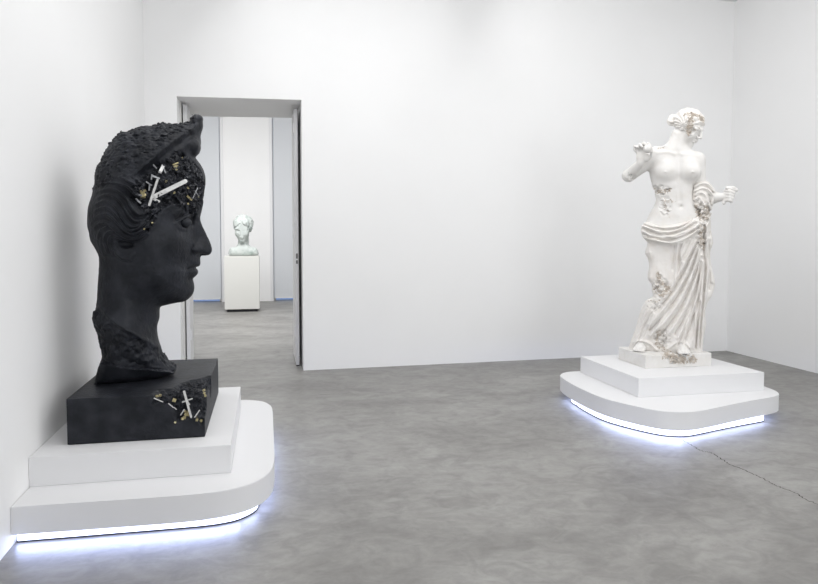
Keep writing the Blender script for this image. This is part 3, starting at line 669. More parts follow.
# ------------------------------------------------------------------ STATUE
FS = Frame(3.63, 5.57, Z2); s = FS.sz
st = thing('female_statue', 'white eroded classical statue of a woman, draped from the hips, holding a ball', 'statue', tuple(FS.o), 0)
P = lambda x, y, d=0: FS.p(x, y, d)
lo, hi = P(614, 256), P(744, 102)
fs = Field((lo[0], -25*s, lo[2]), (hi[0], 17*s, hi[2]), .0047)
X, Z = fs.X2, fs.Z2
G = lambda x, y, rx, rz, dep=12: (lambda c: np.exp(-((X-c[0])/(rx*s))**2-((Z-c[2])/(rz*s))**2))(FS.p(x, y, -dep))
TOR = [(674, 131), (671.5, 137), (667.5, 143), (662, 146.3), (655, 147.3), (650.8, 151), (648.6, 158), (648.4, 167), (649.8, 176), (652, 185), (654.4, 194), (655.8, 200), (653.6, 207), (649.5, 214), (645.5, 223), (646, 230), (650, 237), (668, 239), (692, 238), (699, 231), (700.5, 222), (700, 213), (697, 205), (694.2, 196), (693.8, 187), (696, 178), (699, 170), (704, 163), (703.2, 157), (699, 153.2), (693, 150.3), (687.5, 147.6), (684.3, 144), (684.5, 136), (687, 131)]
tor = catmull(FS.pp(TOR)[:, [0, 2]], 4, True)
WP = [(678, 134, 8), (676, 142, 8), (672, 148, 9), (656, 152, 7), (699, 158, 7), (664, 163, 12.5), (690, 163, 12.5), (677, 160, 11.5), (677, 175, 11.5), (675, 188, 11.5), (655, 185, 9), (690, 187, 9.5), (674, 203, 11), (660, 203, 9), (690, 203, 9.5), (679, 216, 12.6), (650, 228, 8), (670, 230, 12.5), (696, 228, 9), (652, 170, 9), (699, 170, 8)]
W = rbf(X, Z, FS.pp([(a, b) for a, b, _ in WP])[:, [0, 2]], np.array([w for *_, w in WP])*s)
W -= 1.0*s*np.exp(-(dline(X, Z, catmull(FS.pp([(679, 156), (680, 170), (679, 185), (680, 200)], -11)[:, [0, 2]], 5))/(2.2*s))**2)
W -= 1.6*s*G(681, 206.5, 1.2, 1.8)+.8*s*G(681, 206, 4, 4)
W += .9*s*np.exp(-(dline(X, Z, catmull(FS.pp([(657, 152.5), (667, 152), (675, 154.5)], -8)[:, [0, 2]], 4))/(1.6*s))**2)+.9*s*np.exp(-(dline(X, Z, catmull(FS.pp([(682, 154.5), (689, 153.5), (698, 156)], -8)[:, [0, 2]], 4))/(1.6*s))**2)
W -= .9*s*G(678.5, 151.5, 2, 2, 8)
W -= .4*s*np.exp(-(dline(X, Z, catmull(FS.pp([(660, 186), (668, 190), (676, 188)], -11)[:, [0, 2]], 4))/(2*s))**2)+.0*s*np.exp(-(dline(X, Z, catmull(FS.pp([(652, 226), (664, 221), (674, 224)], -11)[:, [0, 2]], 4))/(2.4*s))**2)
fs.inflate(sdpoly(X, Z, tor), W, W*.95)
for x, y in ((666, 171.5), (691.5, 171.5)):
    fs.ell(P(x, y, -8.6), np.array((8.8, 6.8, 7.6))*s, .06); fs.ell(P(x+(1 if x > 680 else -.5), y+.4, -15.2), np.array((.9, .9, .8))*s, .012)
fs.cone(P(677, 150, 0), P(683.5, 131, 1), 8.4*s, 7.2*s, .05)                      # neck
fs.cone(P(668, 149, -5), P(681, 133, -3), 2*s, 2*s, .03)
# arm on the left of the picture, bent up with the ball
fs.cone(P(655.5, 155.5, 0), P(630, 175.5, -3), 8.2*s, 5.6*s, .03)
fs.cone(P(629, 175.2, -3), P(640, 163, -14), 6.2*s, 3.6*s, .02)
fs.ell(P(627.6, 176, -3), np.array((5.2, 5.5, 5.2))*s, .02)
HR = [[.97, 0, .25], [0, 1, 0], [-.25, 0, .97]]
fs.ell(P(641.8, 156.8, -15.5), np.array((5.3, 2.9, 6.4))*s, .018, HR)
fs.ell(P(647, 158, -16.5), np.array((2.6, 2.4, 4))*s, .015)
for pts in ([(637.6, 152.5, -15.5), (634.6, 149.6, -16.5), (634.8, 146.3, -18.5), (638, 147.2, -20)],
            [(639.8, 151.5, -15.5), (637.8, 146.6, -17), (640, 144.4, -19.5), (642.4, 147.2, -20.5)],
            [(642.2, 151, -15.5), (641.4, 145.6, -17), (643.8, 143.2, -20), (646, 145, -22.3)],
            [(644.8, 151.5, -15.5), (645.6, 146, -16.5), (648.2, 143.6, -19), (650, 145.3, -22)],
            [(647.8, 159.5, -17), (651.4, 155.8, -19), (651.8, 151.6, -21), (649.2, 150.4, -23)]):
    r0 = 1.35 if pts[0][0] < 639 else 1.5
    fs.tube([P(*q) for q in pts], [r0*1.12*s, r0*s, r0*.9*s, r0*.74*s], .008, .004)
# arm on the right of the picture
fs.cone(P(697.5, 159.5, 0), P(700, 188, 2), 7.2*s, 5.6*s, .03)
fs.cone(P(700, 190, 1), P(712, 197.5, -4), 5.4*s, 6.0*s, .02); fs.cone(P(712, 197.5, -4), P(724.5, 196.8, -9), 5.8*s, 3.5*s, .02)
fs.ell(P(728.4, 195, -10), np.array((4.6, 3.1, 6.0))*s, .015)
for i in range(4):
    o_ = 3.1*i
    fs.tube([P(725.6, 190.6+o_, -11), P(729.6, 191.2+o_*.95, -14.2), P(733.8-.8*i, 192.6+o_*.92, -13.2), P(733.6-.9*i, 193.6+o_*.9, -10)], [1.75*s, 1.7*s, 1.55*s, 1.3*s], .005, .004)
fs.tube([P(726, 192, -9), P(728.8, 188, -11.5), P(733.4, 187.8, -13), P(737, 190, -13)], [1.9*s, 1.8*s, 1.55*s, 1.2*s], .008, .004)
fs.tube([P(725.6, 199.5, -10), P(723.8, 203, -11)], [2.0*s, 1.6*s], .006)
# head, turned to the right of the picture and bowed
HC = P(688.6, 128.2, -1); hh = 17.0*s; fwd = (.80, -.42, -.46)
T, R = head_parts(fs, HC, fwd, hh, .02)
# eroded side of the waist, elbow and face
def er(P_, ii):
    out = np.zeros(len(P_), np.float32)
    for (x, y, d, rx, ry, am) in ((661, 190, -9, 9, 4.5, 4.2), (655, 190, -4, 4, 4.5, 4), (665, 206, -11, 6, 10, 1.8), (632, 177, -7, 4, 3, 2.0), (662, 148.5, -6, 5, 2.5, 1.0), (690, 130, -14, 4, 6, 2.0)):
        c_ = P(x, y, d); r = ((P_[:, 0]-c_[0])/(rx*s))**2+((P_[:, 2]-c_[2])/(ry*s))**2+((P_[:, 1]-c_[1])/(9*s))**2
        k = r < 2.2
        if k.any():
            v, _ = cells(P_[k]/s*.36, int(x)); out[k] += np.clip(1.25-r[k], 0, 1)*(v*1.5-.15+fbm(P_[k]/s*.5, 2, int(y))*.4)*am*s
    out += fbm(P_/s*.3, 2, 80)*.06*s
    return out
fs.warp(er, .045)
body = link('body', fs.mesh('body'), M['white'], st, True); body.rotation_euler = (0, 0, FS.yaw)
body['label'] = 'bare white upper body with bowed head and raised hand'
def rt(o): o.rotation_euler = (0, 0, FS.yaw); return o
fq = Field(P(641, 156, -31)*[1, 1, 1]-[0, 0, .02], P(655, 141, -12)+[0, 0, .02], .004); fq.ell(P(647.8, 148.8, -23.5), np.array((4.2, 4.2, 4.2))*s, 0)
rt(link('ball', fq.mesh('ball'), M['white'], st, True))['label'] = 'round ball held in the raised fingers'
bm = bmesh.new(); shard_bm(bm, P(725.5, 187.6, -13), P(738, 190.6, -13), 1.7*s, 10, .1, 1); rt(from_bm('mirror_handle', bm, M['white'], st, True))

# hair
fh_ = Field(HC-hh*1.25, HC+hh*1.3, .0045)
fh_.ell(T(0, -.14, .32), np.array((.745, .86, .76))*hh, 0, R)
fh_.ell(T(0, .52, -.35), np.array((.56, .50, .62))*hh, .04*hh, R, cut=True)
fh_.ell(T(0, .10, -.95), np.array((1.2, 1.2, .66))*hh, .05*hh, R, cut=True)
fh_.ell(P(673.2, 120.5, 5), np.array((5.4, 5.6, 5.6))*s, .012); fh_.ell(P(677.5, 121, 4), np.array((5, 5, 5.5))*s, .02)
fa = np.array(fwd)/np.linalg.norm(fwd)
def hw(P_, ii):
    q = (P_-HC)/hh; sd_ = q@R[0]; f_ = q@R[1]; u_ = q@R[2]
    an = np.arctan2(u_-.1, np.sqrt(f_**2+.01)*np.sign(f_)); w_ = np.sin(an*17+2.2*np.sin(sd_*5+f_*4)+fbm(P_/s*.12, 2, 90)*5)
    band = np.exp(-((f_*.75+u_*.66-.62)/.06)**2)
    return -(.75*w_+.35*fbm(P_/s*.45, 2, 91)-band*.8)*s*.8
fh_.warp(hw, .03)
hr = rt(link('hair', fh_.mesh('hair'), M['drape'], st, True)); hr['label'] = 'wavy hair bound back into a bun'

# drapery
base_h = .1175
lo, hi = P(624, 357), P(721, 178)
fd = Field((lo[0], -24*s, base_h-.03), (hi[0], 21*s, hi[2]), .0052)
X, Z = fd.X2, fd.Z2
DR = [(649, 222.5), (644, 222.8), (641.4, 229), (643, 237), (647.5, 243), (645.2, 252.8), (648.3, 259), (649, 268), (647.8, 277.5), (651.5, 284), (652, 290), (653.4, 296), (645.4, 301), (639.5, 314), (635.5, 329), (631.5, 339), (629.2, 346.5), (629, 356), (640, 372), (670, 374), (698, 372), (701.5, 360), (702.3, 349), (703.8, 337), (706, 324), (705.2, 312.5), (708.4, 301), (712, 296), (714.6, 286.5), (715, 282), (711.6, 266), (710.4, 252), (713, 243), (711, 230), (711, 215), (712.5, 207), (714.6, 200), (716, 191.5), (712.5, 186.6), (706.5, 181.6), (699, 183), (694.5, 189), (695, 198), (697.5, 206), (699, 213), (693, 218.4), (685.3, 221.8), (673.7, 224.8), (659, 226.2)]
dr = catmull(FS.pp(DR)[:, [0, 2]], 3, True)
WP = [(644, 230, 9.5, 0), (670, 233, 18, 0), (697, 230, 15, 0), (660, 228, 16.5, 0), (685, 224, 16, 0), (649, 225, 11, 0), (694, 220, 14, 0), (672, 241, 18, 0), (655, 250, 13, -1), (672, 255, 15, -1), (698, 260, 11, 0), (710, 260, 6, 1), (658, 285, 14, -4), (664, 296, 13.5, -6), (680, 290, 13, -1), (700, 290, 9, 0), (711, 284, 5, 1), (643, 325, 10, -2), (660, 320, 15, -3), (685, 320, 13, 0), (702, 320, 7, 1), (634, 346, 8, -1), (655, 346, 15, 0), (682, 346, 13, 0), (700, 346, 8, 1), (705, 215, 10, -1), (708, 194, 9, -2), (699, 188, 8, 0), (652, 238, 13, 0), (700, 222, 12, -1)]
pxy = FS.pp([(a, b) for a, b, *_ in WP])[:, [0, 2]]
W = rbf(X, Z, pxy, np.array([w[2] for w in WP])*s); YC = rbf(X, Z, pxy, np.array([w[3] for w in WP])*s)
cv = lambda pts: catmull(FS.pp(pts, -13)[:, [0, 2]], 5)
def ridge(pts, amp, w): 
    global W
    W = W+amp*s*np.exp(-(dline(X, Z, cv(pts))/(w*s))**2)
for p_ in ([(642, 226), (652, 229), (665, 232), (680, 229), (694, 221)], [(641, 231), (652, 235), (665, 237.5), (682, 233), (698, 225)], [(645, 238), (655, 240.5), (670, 242.6), (684, 239), (698, 230)],
           [(645, 223.6), (655, 226.5), (668, 227.5), (682, 225), (692, 219)], [(642, 228), (650, 236), (660, 241), (668, 242)], [(643, 225), (655, 231), (668, 236), (680, 236.5), (695, 228)]): ridge(p_, 2.2, 1.15)
for p_ in ([(643, 224.8), (654, 228), (667, 229.8), (681, 227), (693, 220)], [(642, 228.5), (652, 232), (665, 234.6), (681, 231), (696, 223)], [(643, 234.5), (653, 238), (667, 240.2), (683, 236), (698, 228)]): ridge(p_, -2.0, .8)
# legs below the band step back a little, so that the band overhangs
below = 1/(1+np.exp(-sdpoly(X, Z, cv([(630, 200), (641, 238), (649, 243.3), (660, 244), (674, 245.3), (685.5, 242), (694, 237), (701, 232), (712, 225), (730, 200)]))/(.6*s)))
W -= below*2.0*s
for p_ in ([(699, 236), (692, 248), (686, 260), (681, 270), (673, 284), (665, 297)], [(700, 240), (694, 255), (686, 275), (676, 292), (662, 310), (649, 325)], [(700, 243), (697, 262), (689, 282), (679, 302), (664, 322), (650, 335)],
           [(702, 246), (699, 270), (692, 292), (683, 312), (671, 330), (660, 342)], [(702, 255), (700, 280), (695, 302), (687, 322), (678, 338)], [(703, 262), (702, 290), (698, 315), (693, 335), (690, 348)]): ridge(p_, 2.6, 1.7)
for p_ in ([(700, 238), (693, 252), (686, 267), (678, 282), (668, 297), (655, 312)], [(700, 242), (695, 259), (687, 279), (677, 297), (663, 316), (650, 330)], [(701, 245), (698, 266), (690, 287), (681, 307), (668, 326), (656, 338)],
           [(702, 250), (699.5, 275), (693.5, 297), (685, 317), (675, 334)], [(702.5, 258), (701, 285), (696.5, 308), (690, 328), (684, 343)], [(701, 262), (697, 290), (691, 310), (684, 330), (678, 345)]): ridge(p_, -2.8, 1.0)
for p_ in ([(678, 244), (676.5, 256), (676, 268), (675, 281)], [(684, 243), (681, 252), (682, 262)], [(690, 240), (685, 250), (681, 258)], [(648, 245), (650, 258), (648.8, 267), (651, 281)],
           [(655, 301), (645, 316), (639.5, 332), (635, 345)], [(662, 303), (652, 318), (645, 332), (639, 343)], [(670, 305), (660, 322), (650, 338)]): ridge(p_, 1.7, 1.2)
for p_ in ([(674, 246), (673, 258), (672.6, 270)], [(650, 303), (642, 318), (637, 334)], [(658, 303), (648, 319), (641, 334), (637, 344)], [(681, 245), (679, 256), (679, 268), (677, 280)]): ridge(p_, -1.6, .9)
ridge([(632, 343), (641, 341), (650, 344), (657, 350)], 2.5, 1.3); ridge([(668, 349), (676, 343), (684, 342.5), (690, 348)], 1.5, 1.2)
for p_ in ([(708, 222), (707, 240), (709, 262), (707.5, 280), (706, 300), (703.6, 320), (702, 348)], [(712, 245), (710.6, 262), (713, 283)], [(702, 300), (700, 320), (698, 349)], [(695.5, 305), (695.5, 322), (694, 349)]): ridge(p_, 2.4, 1.1)
for p_ in ([(705, 225), (704, 250), (706, 270), (704, 292)], [(710, 232), (709.4, 250), (711, 272), (709.6, 290)], [(700, 303), (698, 325), (696, 349)], [(704.4, 286), (703, 305), (701, 330), (700, 349)]): ridge(p_, -3.0, .9)
for p_ in ([(696, 187), (702, 184.5), (708, 184.5), (715, 191)], [(697, 191.5), (703, 189), (709, 191), (713, 197), (712.5, 204)], [(697, 196), (701, 194.5), (705, 199), (708, 206), (713, 208)], [(697, 200), (701, 204), (705, 211), (711, 213)]): ridge(p_, 2.6, 1.3)
for p_ in ([(696, 189.5), (702, 187), (709, 188.3), (714, 194.5)], [(697, 194), (702, 191.6), (707, 195), (710, 202)], [(697, 198), (700, 199.5), (704, 206), (710, 210.5)]): ridge(p_, -2.4, .8)
for y_ in (214, 222, 230, 238): ridge([(700, y_), (705, y_+2.5), (711, y_+.5)], 2.0, 1.2)
sdd = sdpoly(X, Z, dr)
sdd = np.maximum(sdd, base_h-.13-Z)
W = np.maximum(W, 2.5*s)
ys = np.array([FS.p(680, 250, -8)[2], FS.p(680, 231, -8)[2]]); tt = np.clip((Z-ys[0])/(ys[1]-ys[0]), 0, 1); tt = tt*tt*(3-2*tt)
tt = tt*(X < FS.p(699, 225)[0])
fd.inflate(sdd, W, W*.85*(1-tt)+3.5*s*tt, YC)
fd.cone(P(703, 188, 0), P(701, 199, -2), 7.6*s, 8.0*s, .03)
fd.cone(P(706, 196, -3), P(701, 194, -1), 8.4*s, 8*s, .02)
# the sleeve of cloth opens round the forearm
fd.cone(P(712.5, 197.6, -4), P(730, 196, -11), 7.0*s, 6.0*s, .006, cut=True)
SF = np.zeros(X.shape)
for p_ in ([(695, 186), (702, 183), (709, 184.5), (715, 191)], [(695, 190.5), (702, 187.5), (708, 189.5), (713, 196), (712.5, 204)], [(695, 195), (701, 192), (706, 195.5), (708.5, 203), (711, 208)], [(694.5, 199), (699.5, 198), (703, 203), (706, 210)], [(694, 204), (698, 206), (702, 212)]): SF = np.maximum(SF, np.exp(-(dline(X, Z, cv(p_))/(1.5*s))**2))
SM = 1/(1+np.exp(sdpoly(X, Z, cv([(690, 180), (705, 176), (720, 184), (720, 206), (712, 214), (700, 216), (690, 206)]))/(1*s)))
def ef_(P_, ii):
    out = fbm(P_/s*.18, 3, 120)*.25*s+SM[ii[0], ii[2]]*(.9-2.6*SF[ii[0], ii[2]])*s
    for (x, y, rx, ry, am) in ((704, 214, 8, 10, 3.2), (701, 236, 5, 12, 3.0), (662, 288, 8, 9, 3.6), (659, 277, 3, 5, 2), (655, 305, 8, 5, 1.6), (661, 338, 9, 9, 2.5)):
        c_ = P(x, y, -12); r = ((P_[:, 0]-c_[0])/(rx*s))**2+((P_[:, 2]-c_[2])/(ry*s))**2; k = (r < 1.3) & (P_[:, 1] < 2*s)
        if k.any():
            v, _ = cells(P_[k]/s*.34, int(x)+7); out[k] += np.clip(1.3-r[k], 0, 1)*(v*1.5-.25+fbm(P_[k]/s*.5, 2, int(y))*.5)*am*s
    return out
fd.warp(ef_, .045)
sl, x, y, z = fd.sub((-9, -9, -9), (9, 9, base_h+.0)); fd.F[:, :, fd.ax[2] < base_h+.001] = .05
dp = rt(link('drapery', fd.mesh('drapery'), M['drape'], st, True)); dp['label'] = 'deeply folded cloth wrapped round hips and legs'

# feet
for (x, y, d, sx) in ((641.5, 347.2, -10, -.25), (682, 347.5, -8, .2)):
    c = P(x, y, d); ff = Field(c-[.15, .2, .08], c+[.15, .14, .12], .0045); zb = base_h+.002
    ff.cone((c[0], c[1]+.06, zb+.045), (c[0]+sx*.06, c[1]-.05, zb+.022), .056, .034, .01)
    ff.ell((c[0]+sx*.05, c[1]-.03, zb+.02), (.056, .07, .03), .02)
    for t in range(5):
        tx = c[0]+sx*.08+(t-2)*.021*(1 if sx < 0 else -1); rr = .0155 if t == 4 else .012
        ff.cone((tx, c[1]-.08, zb+.018), (tx+sx*.01, c[1]-.135+.006*abs(t-3), zb+.014), rr, rr*.95, .006)
    ff.F[:, :, ff.ax[2] < zb-.001] = .05
    rt(link('foot', ff.mesh('foot'), M['white'], st, True))

# statue's own plinth, straight to the room
px0, px1, py0, py1 = 3.300, 3.968, 5.333, 5.80
fp = Field((px0-3.63-.02, py0-5.57-.02, -.012), (px1-3.63+.02, py1-5.57+.02, .135), .0045)
sl, x, y, z = fp.sub((-9, -9, -9), (9, 9, 9))
qx = np.abs(x-((px0+px1)/2-3.63))-(px1-px0)/2; qy = np.abs(y-((py0+py1)/2-5.57))-(py1-py0)/2; qz = np.abs(z-.0595)-.0595
fp.F = (np.sqrt(np.maximum(qx, 0)**2+np.maximum(qy, 0)**2+np.maximum(qz, 0)**2)+np.minimum(np.maximum(np.maximum(qx, qy), qz), 0)).astype(np.float32)
def ep(P_, ii):
    out = fbm(P_*9, 3, 150)*.0025+.0012*fbm(P_*60, 2, 151)
    out = np.where(P_[:, 2] < .004, 0, out)
    cx_ = .02; k = (np.abs(P_[:, 0]-cx_) < .16) & (P_[:, 1] < -.14) & (P_[:, 2] > .03)
    if k.any():
        v, _ = cells(P_[k]*32, 155); out[k] += np.clip(1-((P_[k, 0]-cx_)/.16)**2, 0, 1)*(v*.028-.003)
    return out
fp.warp(ep, .03)
pl = link('plinth', fp.mesh('plinth'), M['white'], st, True); pl.data.set_sharp_from_angle(angle=math.radians(40)); pl['label'] = 'thick white slab plinth with an eroded front edge'

# eroded crystal growths on the statue
def cluster(name, label, pts, n, size, fld_list, wmin=.35, jitter=2.0, depth=12, m='tan', parent=st, fr=FS, rot=True, lift=.3, seed=0):
    q = random.Random(seed+n); bm = bmesh.new()
    cum = [0]
    for a, b in zip(pts[:-1], pts[1:]): cum.append(cum[-1]+math.dist(a[:2], b[:2]))
    for i in range(n):
        t = q.random()*cum[-1]; j = max(k for k in range(len(cum)-1) if cum[k] <= t); u = (t-cum[j])/(cum[j+1]-cum[j]+1e-9)
        a, b = pts[j], pts[j+1]; rad = a[2]+(b[2]-a[2])*u
        an, rr = q.uniform(0, 6.28), math.sqrt(q.random())*rad
        x = a[0]+(b[0]-a[0])*u+math.cos(an)*rr; y = a[1]+(b[1]-a[1])*u+math.sin(an)*rr
        c = fr.p(x, y, -depth); fy = None
        for f in fld_list:
            v = f.front(c[0], c[2])
            if v is not None and (fy is None or v < fy): fy = v
        if fy is None: continue
        c = fr.p(x, y, fy/fr.sz); L_ = q.uniform(.5, 1)*size*fr.sz
        dv = Vector((q.gauss(0, 1), -abs(q.gauss(0, .55)), q.gauss(0, 1))).normalized()
        o_ = Vector((c[0], c[1]+.4*L_*.4, c[2]))
        shard_bm(bm, o_-dv*L_*.4, o_+dv*L_*.75, L_*q.uniform(.16, wmin), q.choice((3, 4, 5)), .4, q.uniform(.4, 1), q.uniform(0, 3))
    o = from_bm(name, bm, M[m], parent); 
    if rot: o.rotation_euler = (0, 0, fr.yaw)
    o['label'] = label; o['kind'] = 'stuff'; return o
cluster('crystal_growth', 'eroded tan growth at the waist', [(654.5, 187, 1.4), (657, 192, 2.2), (663, 191, 2.2), (671, 189.5, 2.0)], 110, 2.6, [fs])
cluster('crystal_growth', 'eroded tan growth on the belly', [(662, 198, 2.2), (668, 201, 2.6), (676, 201.5, .6)], 60, 2.2, [fs], seed=1)
cluster('crystal_growth', 'eroded tan growth on the belly', [(664, 203, 2), (667, 210, 2.2), (671, 217, .8)], 55, 2.0, [fs], seed=2)
cluster('crystal_growth', 'eroded patch on the elbow', [(629, 173, 1), (632, 176, 1.6), (628, 179, 1.6)], 34, 1.5, [fs], seed=3, m='grey')
cluster('crystal_growth', 'eroded patch on the shoulder', [(657.5, 148.6, .8), (665, 147.6, 1)], 24, 1.3, [fs], seed=4)
cluster('crystal_growth', 'eroded tan patch in the hair and cheek', [(685, 115, 1.2), (692, 114.5, 1.8), (699, 117, 1.5), (703, 121, 1.0)], 140, 3.2, [fh_, fs], seed=5)
cluster('crystal_growth', 'eroded tan patch in the hair and cheek', [(690.5, 118, 2), (690, 124, 2.2), (689, 131, 1.6), (689, 134, .9)], 200, 3.4, [fh_, fs], seed=6)
cluster('crystal_growth', 'eroded growth on cheek', [(695, 129.5, 1), (700, 129, 1)], 20, 1.6, [fh_, fs], seed=7)
cluster('crystal_growth', 'eroded tan growth in the gathered cloth', [(696, 205, 1.6), (698, 214, 2.8), (704, 219, 3.6), (708, 213, 2.5), (706, 206, 1.6)], 190, 3.0, [fd, fs], seed=8)
cluster('crystal_growth', 'eroded tan growth in the gathered cloth', [(699, 226, 2.6), (703, 226, 3.0), (700, 236, 2), (702, 244, 2.2), (704, 249, 1)], 120, 2.8, [fd], seed=9)
cluster('crystal_growth', 'flower-like eroded growth on the knee', [(657, 273, .6), (660, 279, 1.4), (664, 284, 2.6)], 60, 2.8, [fd], seed=10)
cluster('crystal_growth', 'flower-like eroded growth on the knee', [(656, 290, 3), (663, 291, 3.6), (669, 288, 2.6), (662, 296, 2.5)], 150, 3.0, [fd], seed=11)
cluster('crystal_growth', 'eroded growth below the knee', [(647, 301, .8), (656, 302, 1.6), (664, 300, 1.6)], 34, 2.0, [fd], seed=12)
cluster('crystal_growth', 'tan growth at the hem', [(658, 330, 1), (659, 337, 2), (655, 343, 2.4), (661, 347, 3), (668, 351, 3)], 170, 3.0, [fd], seed=13)
# part of the growth that falls over the plinth: front face of the plinth is straight to the room
bm = bmesh.new(); q = random.Random(5)
for i in range(230):
    t = q.random(); ctr = [(663, 353, 2.4), (672, 357, 3.2), (682, 361, 3.4), (695, 361, 2.4)]; j = min(2, int(t*3)); u = t*3-j
    x = ctr[j][0]+(ctr[j+1][0]-ctr[j][0])*u+q.gauss(0, 1.8); y = ctr[j][1]+(ctr[j+1][1]-ctr[j][1])*u+q.gauss(0, ctr[j][2])
    if y > 370: continue
    w = on_plane(x, y, 1, py0)
    if w[2] > Z2+.119: w = on_plane(x, y, 2, Z2+.119)
    if w[2] < Z2+.03: continue
    w = w-FS.o; L_ = q.uniform(.5, 1)*2.9*s; dv = Vector((q.gauss(0, 1), -abs(q.gauss(0, .6)), q.gauss(0, 1))).normalized()
    o_ = Vector(w); shard_bm(bm, o_-dv*L_*.4, o_+dv*L_*.7, L_*q.uniform(.16, .34), q.choice((3, 4, 5)), .4, q.uniform(.4, 1), q.uniform(0, 3))
o = from_bm('crystal_growth', bm, M['tan'], st); o['label'] = 'tan growth spilling over the plinth edge'; o['kind'] = 'stuff'

# ------------------------------------------------------------------ SECOND ROOM: bust on its pedestal
pb = thing('display_pedestal', 'tall plain white box pedestal in the far room, seen through the doorway', 'pedestal', (-.497, 14.25, 0))
zt = on_plane(243, 256.2, 1, 13.93)[2]
box('box', M['bpede'], (-.345, .345, -.33, .33, .055, zt), pb, .004); box('recessed_base', M['dark'], (-.30, .30, -.285, .285, 0, .055), pb)
FB = Frame(-.505, 14.25, zt); s = FB.sz
bs = thing('portrait_bust', 'small pale greenish white bust with eroded hair on the pedestal in the far room', 'bust', tuple(FB.o), 0)
P = lambda x, y, d=0: FB.p(x, y, d)
fB = Field((P(226, 256)[0], -11*s, 0), (P(260, 212)[0], 11*s, P(243, 212)[2]), .0085)
T, R = head_parts(fB, P(243.0, 229.5, -2), (-.22, -.95, -.16), 12.6*s, .03)
for q_ in (-1, 1): fB.ell(T(q_*.24, .84, 0), np.array((.17, .2, .10))*12.6*s, .02, R, cut=True)
fB.cone(P(243.5, 238, 0), P(243.8, 249, 1), 5.0*s, 6.0*s, .05)
sh = catmull(FB.pp([(229.5, 255.5), (229.6, 249), (232, 247.2), (236, 246.8), (239.5, 245), (247.5, 245), (251, 246.6), (255, 247.4), (257.3, 249.5), (257.6, 255.5), (243, 256.5)])[:, [0, 2]], 4, True)
Wb = np.full(fB.X2.shape, 6.5*s); fB.inflate(sdpoly(fB.X2, fB.Z2, sh), Wb, Wb*.8, 0, .05)
fB.warp(lambda P_, ii: (fbm(P_*14, 3, 201)*.003+np.clip(cells(P_*16, 203)[0]-.6, 0, 1)*.05*(P_[:, 0] > .12)).astype(np.float32), .08)
fB.F[:, :, fB.ax[2] < .002] = .05
b_ = link('bust_body', fB.mesh('bust_body'), M['bustm'], bs, True); b_.rotation_euler = (0, 0, FB.yaw)
fC = Field((P(226, 256)[0], -14*s, P(243, 240)[2]), (P(260, 212)[0], 14*s, P(243, 211)[2]), .0085)
fC.ell(T(0, -.16, .40), np.array((.78, .86, .72))*12.6*s, 0, R); fC.ell(T(0, .85, -.20), np.array((.56, .6, .78))*12.6*s, .03, R, cut=True); fC.ell(T(0, .1, -1.0), np.array((1.3, 1.3, .75))*12.6*s, .03, R, cut=True)
fC.warp(lambda P_, ii: (fbm(P_*17, 3, 211)*.035).astype(np.float32), .08)
b_ = link('hair', fC.mesh('hair'), M['bustm'], bs, True); b_.rotation_euler = (0, 0, FB.yaw)
cluster('crystal_patch', 'dark eroded patch in the hair', [(247, 225, 1.6), (251, 227, 1.6), (250, 231, 1)], 40, 2.2, [fC, fB], parent=bs, fr=FB, m='grey', depth=8, seed=21)
cluster('crystal_patch', 'dark eroded patch by the neck', [(241, 243, 1), (247, 244, 1)], 20, 1.6, [fB], parent=bs, fr=FB, m='grey', depth=5, seed=22)
cluster('crystal_patch', 'dark eroded patch on the shoulder', [(231, 249, .8), (231, 254, .8)], 16, 1.6, [fB], parent=bs, fr=FB, m='grey', depth=5, seed=23)

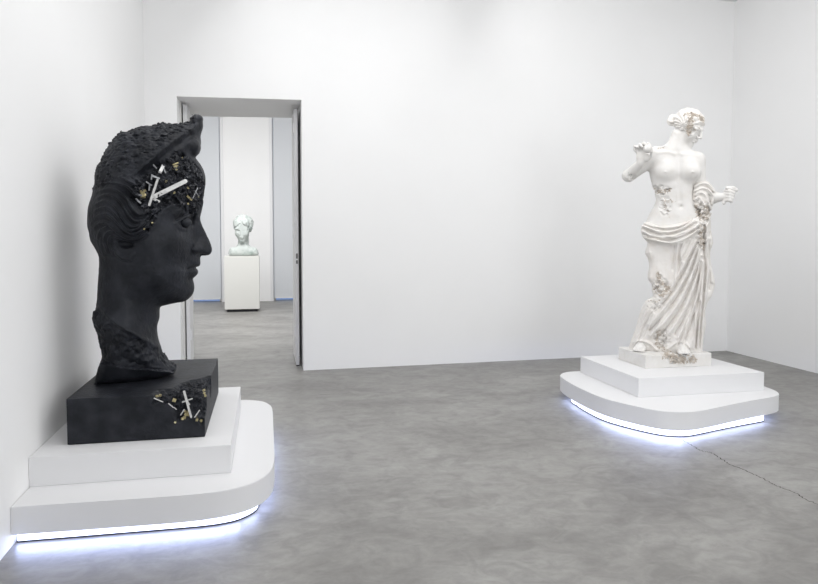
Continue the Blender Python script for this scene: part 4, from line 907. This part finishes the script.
# ------------------------------------------------------------------ LIGHT
def area_light(name, loc, rot, sx, sy, power, col=(1, 1, 1), spread=180):
    d = bpy.data.lights.new(name, 'AREA'); d.shape = 'RECTANGLE'; d.size = sx; d.size_y = sy; d.energy = power; d.color = col; d.spread = math.radians(spread)
    o = bpy.data.objects.new(name, d); C.objects.link(o); o.location = loc; o.rotation_euler = rot; return o
W_ = (1, 1, 1)
def strip_glow_lights(outline, i0, i1, step=.12):
    # added lights that widen the strips' floor glow, aimed outwards and slightly down
    pts = np.array(outline)[i0:i1]; seg = np.linalg.norm(np.diff(pts, axis=0), axis=1); cum = np.r_[0, np.cumsum(seg)]
    n = max(1, int(round(cum[-1]/step))); ctr = pts.mean(0)
    for k in range(n):
        a, b = [np.array([np.interp(cum[-1]*(k+u)/n, cum, pts[:, j]) for j in (0, 1)]) for u in (0, 1)]
        t_ = b-a; L_ = np.linalg.norm(t_); t_ /= L_; nn = np.array([t_[1], -t_[0]])
        if nn @ ((a+b)/2-LC) < 0: nn = -nn
        c = (a+b)/2+nn*.014
        d = bpy.data.lights.new('strip_glow_light', 'AREA'); d.shape = 'RECTANGLE'; d.size = L_; d.size_y = .04; d.energy = LE*L_; d.color = (.48, .58, 1); d.spread = math.radians(108)
        o = bpy.data.objects.new('strip_glow_light', d); C.objects.link(o)
        dr_ = Vector((nn[0], nn[1], -.16)).normalized(); z_ = -dr_; x_ = Vector((t_[0], t_[1], 0)); y_ = z_.cross(x_)
        o.matrix_world = Matrix(((x_.x, y_.x, z_.x, c[0]), (x_.y, y_.y, z_.y, c[1]), (x_.z, y_.z, z_.z, .032), (0, 0, 0, 1)))
LE = .9
LC = np.array([-.75, 4.5]); strip_glow_lights(ledL, 0, len(ledL))
LC = np.array([3.4, 5.2]); strip_glow_lights(np.vstack([ledR, ledR[:1]]), 0, len(ledR)+1)
for x in (.9, 3.7):
    for y in (.2, 4.0): area_light('ceiling_light', (x, y, ZC-.12), (0, 0, 0), 1.4, 2.8, 19.5, W_)
area_light('wash_and_fill_light', (2.4, 3.6, ZC-.25), (math.radians(58), 0, 0), 6.0, .5, 25, W_)
area_light('wash_and_fill_light', (2.6, 4.6, ZC-.25), (0, math.radians(-62), 0), .5, 5.0, 22, W_)
area_light('wash_and_fill_light', (2.2, 4.4, ZC-.25), (0, math.radians(58), 0), .5, 5.0, 20, W_)
area_light('wash_and_fill_light', (-.4, 4.6, ZC-.25), (0, math.radians(-55), 0), .4, 4.5, 34, W_)  # added fill, aimed right to brighten the pedestal's left face and right wall
area_light('near_fill_light', (3.9, YN+.1, 1.9), (math.radians(90), 0, 0), 4.0, 3.2, 124, (.97, .985, 1))  # added soft fill from the near end; no window is there
area_light('ceiling_light', (-.5, 12.0, ZC-.12), (math.radians(18), 0, 0), 3.5, 3.0, 372, W_)
w = bpy.data.worlds.new('daylight'); sc.world = w; w.use_nodes = True
w.node_tree.nodes['Background'].inputs['Color'].default_value = (.45, .60, .95, 1); w.node_tree.nodes['Background'].inputs['Strength'].default_value = .5
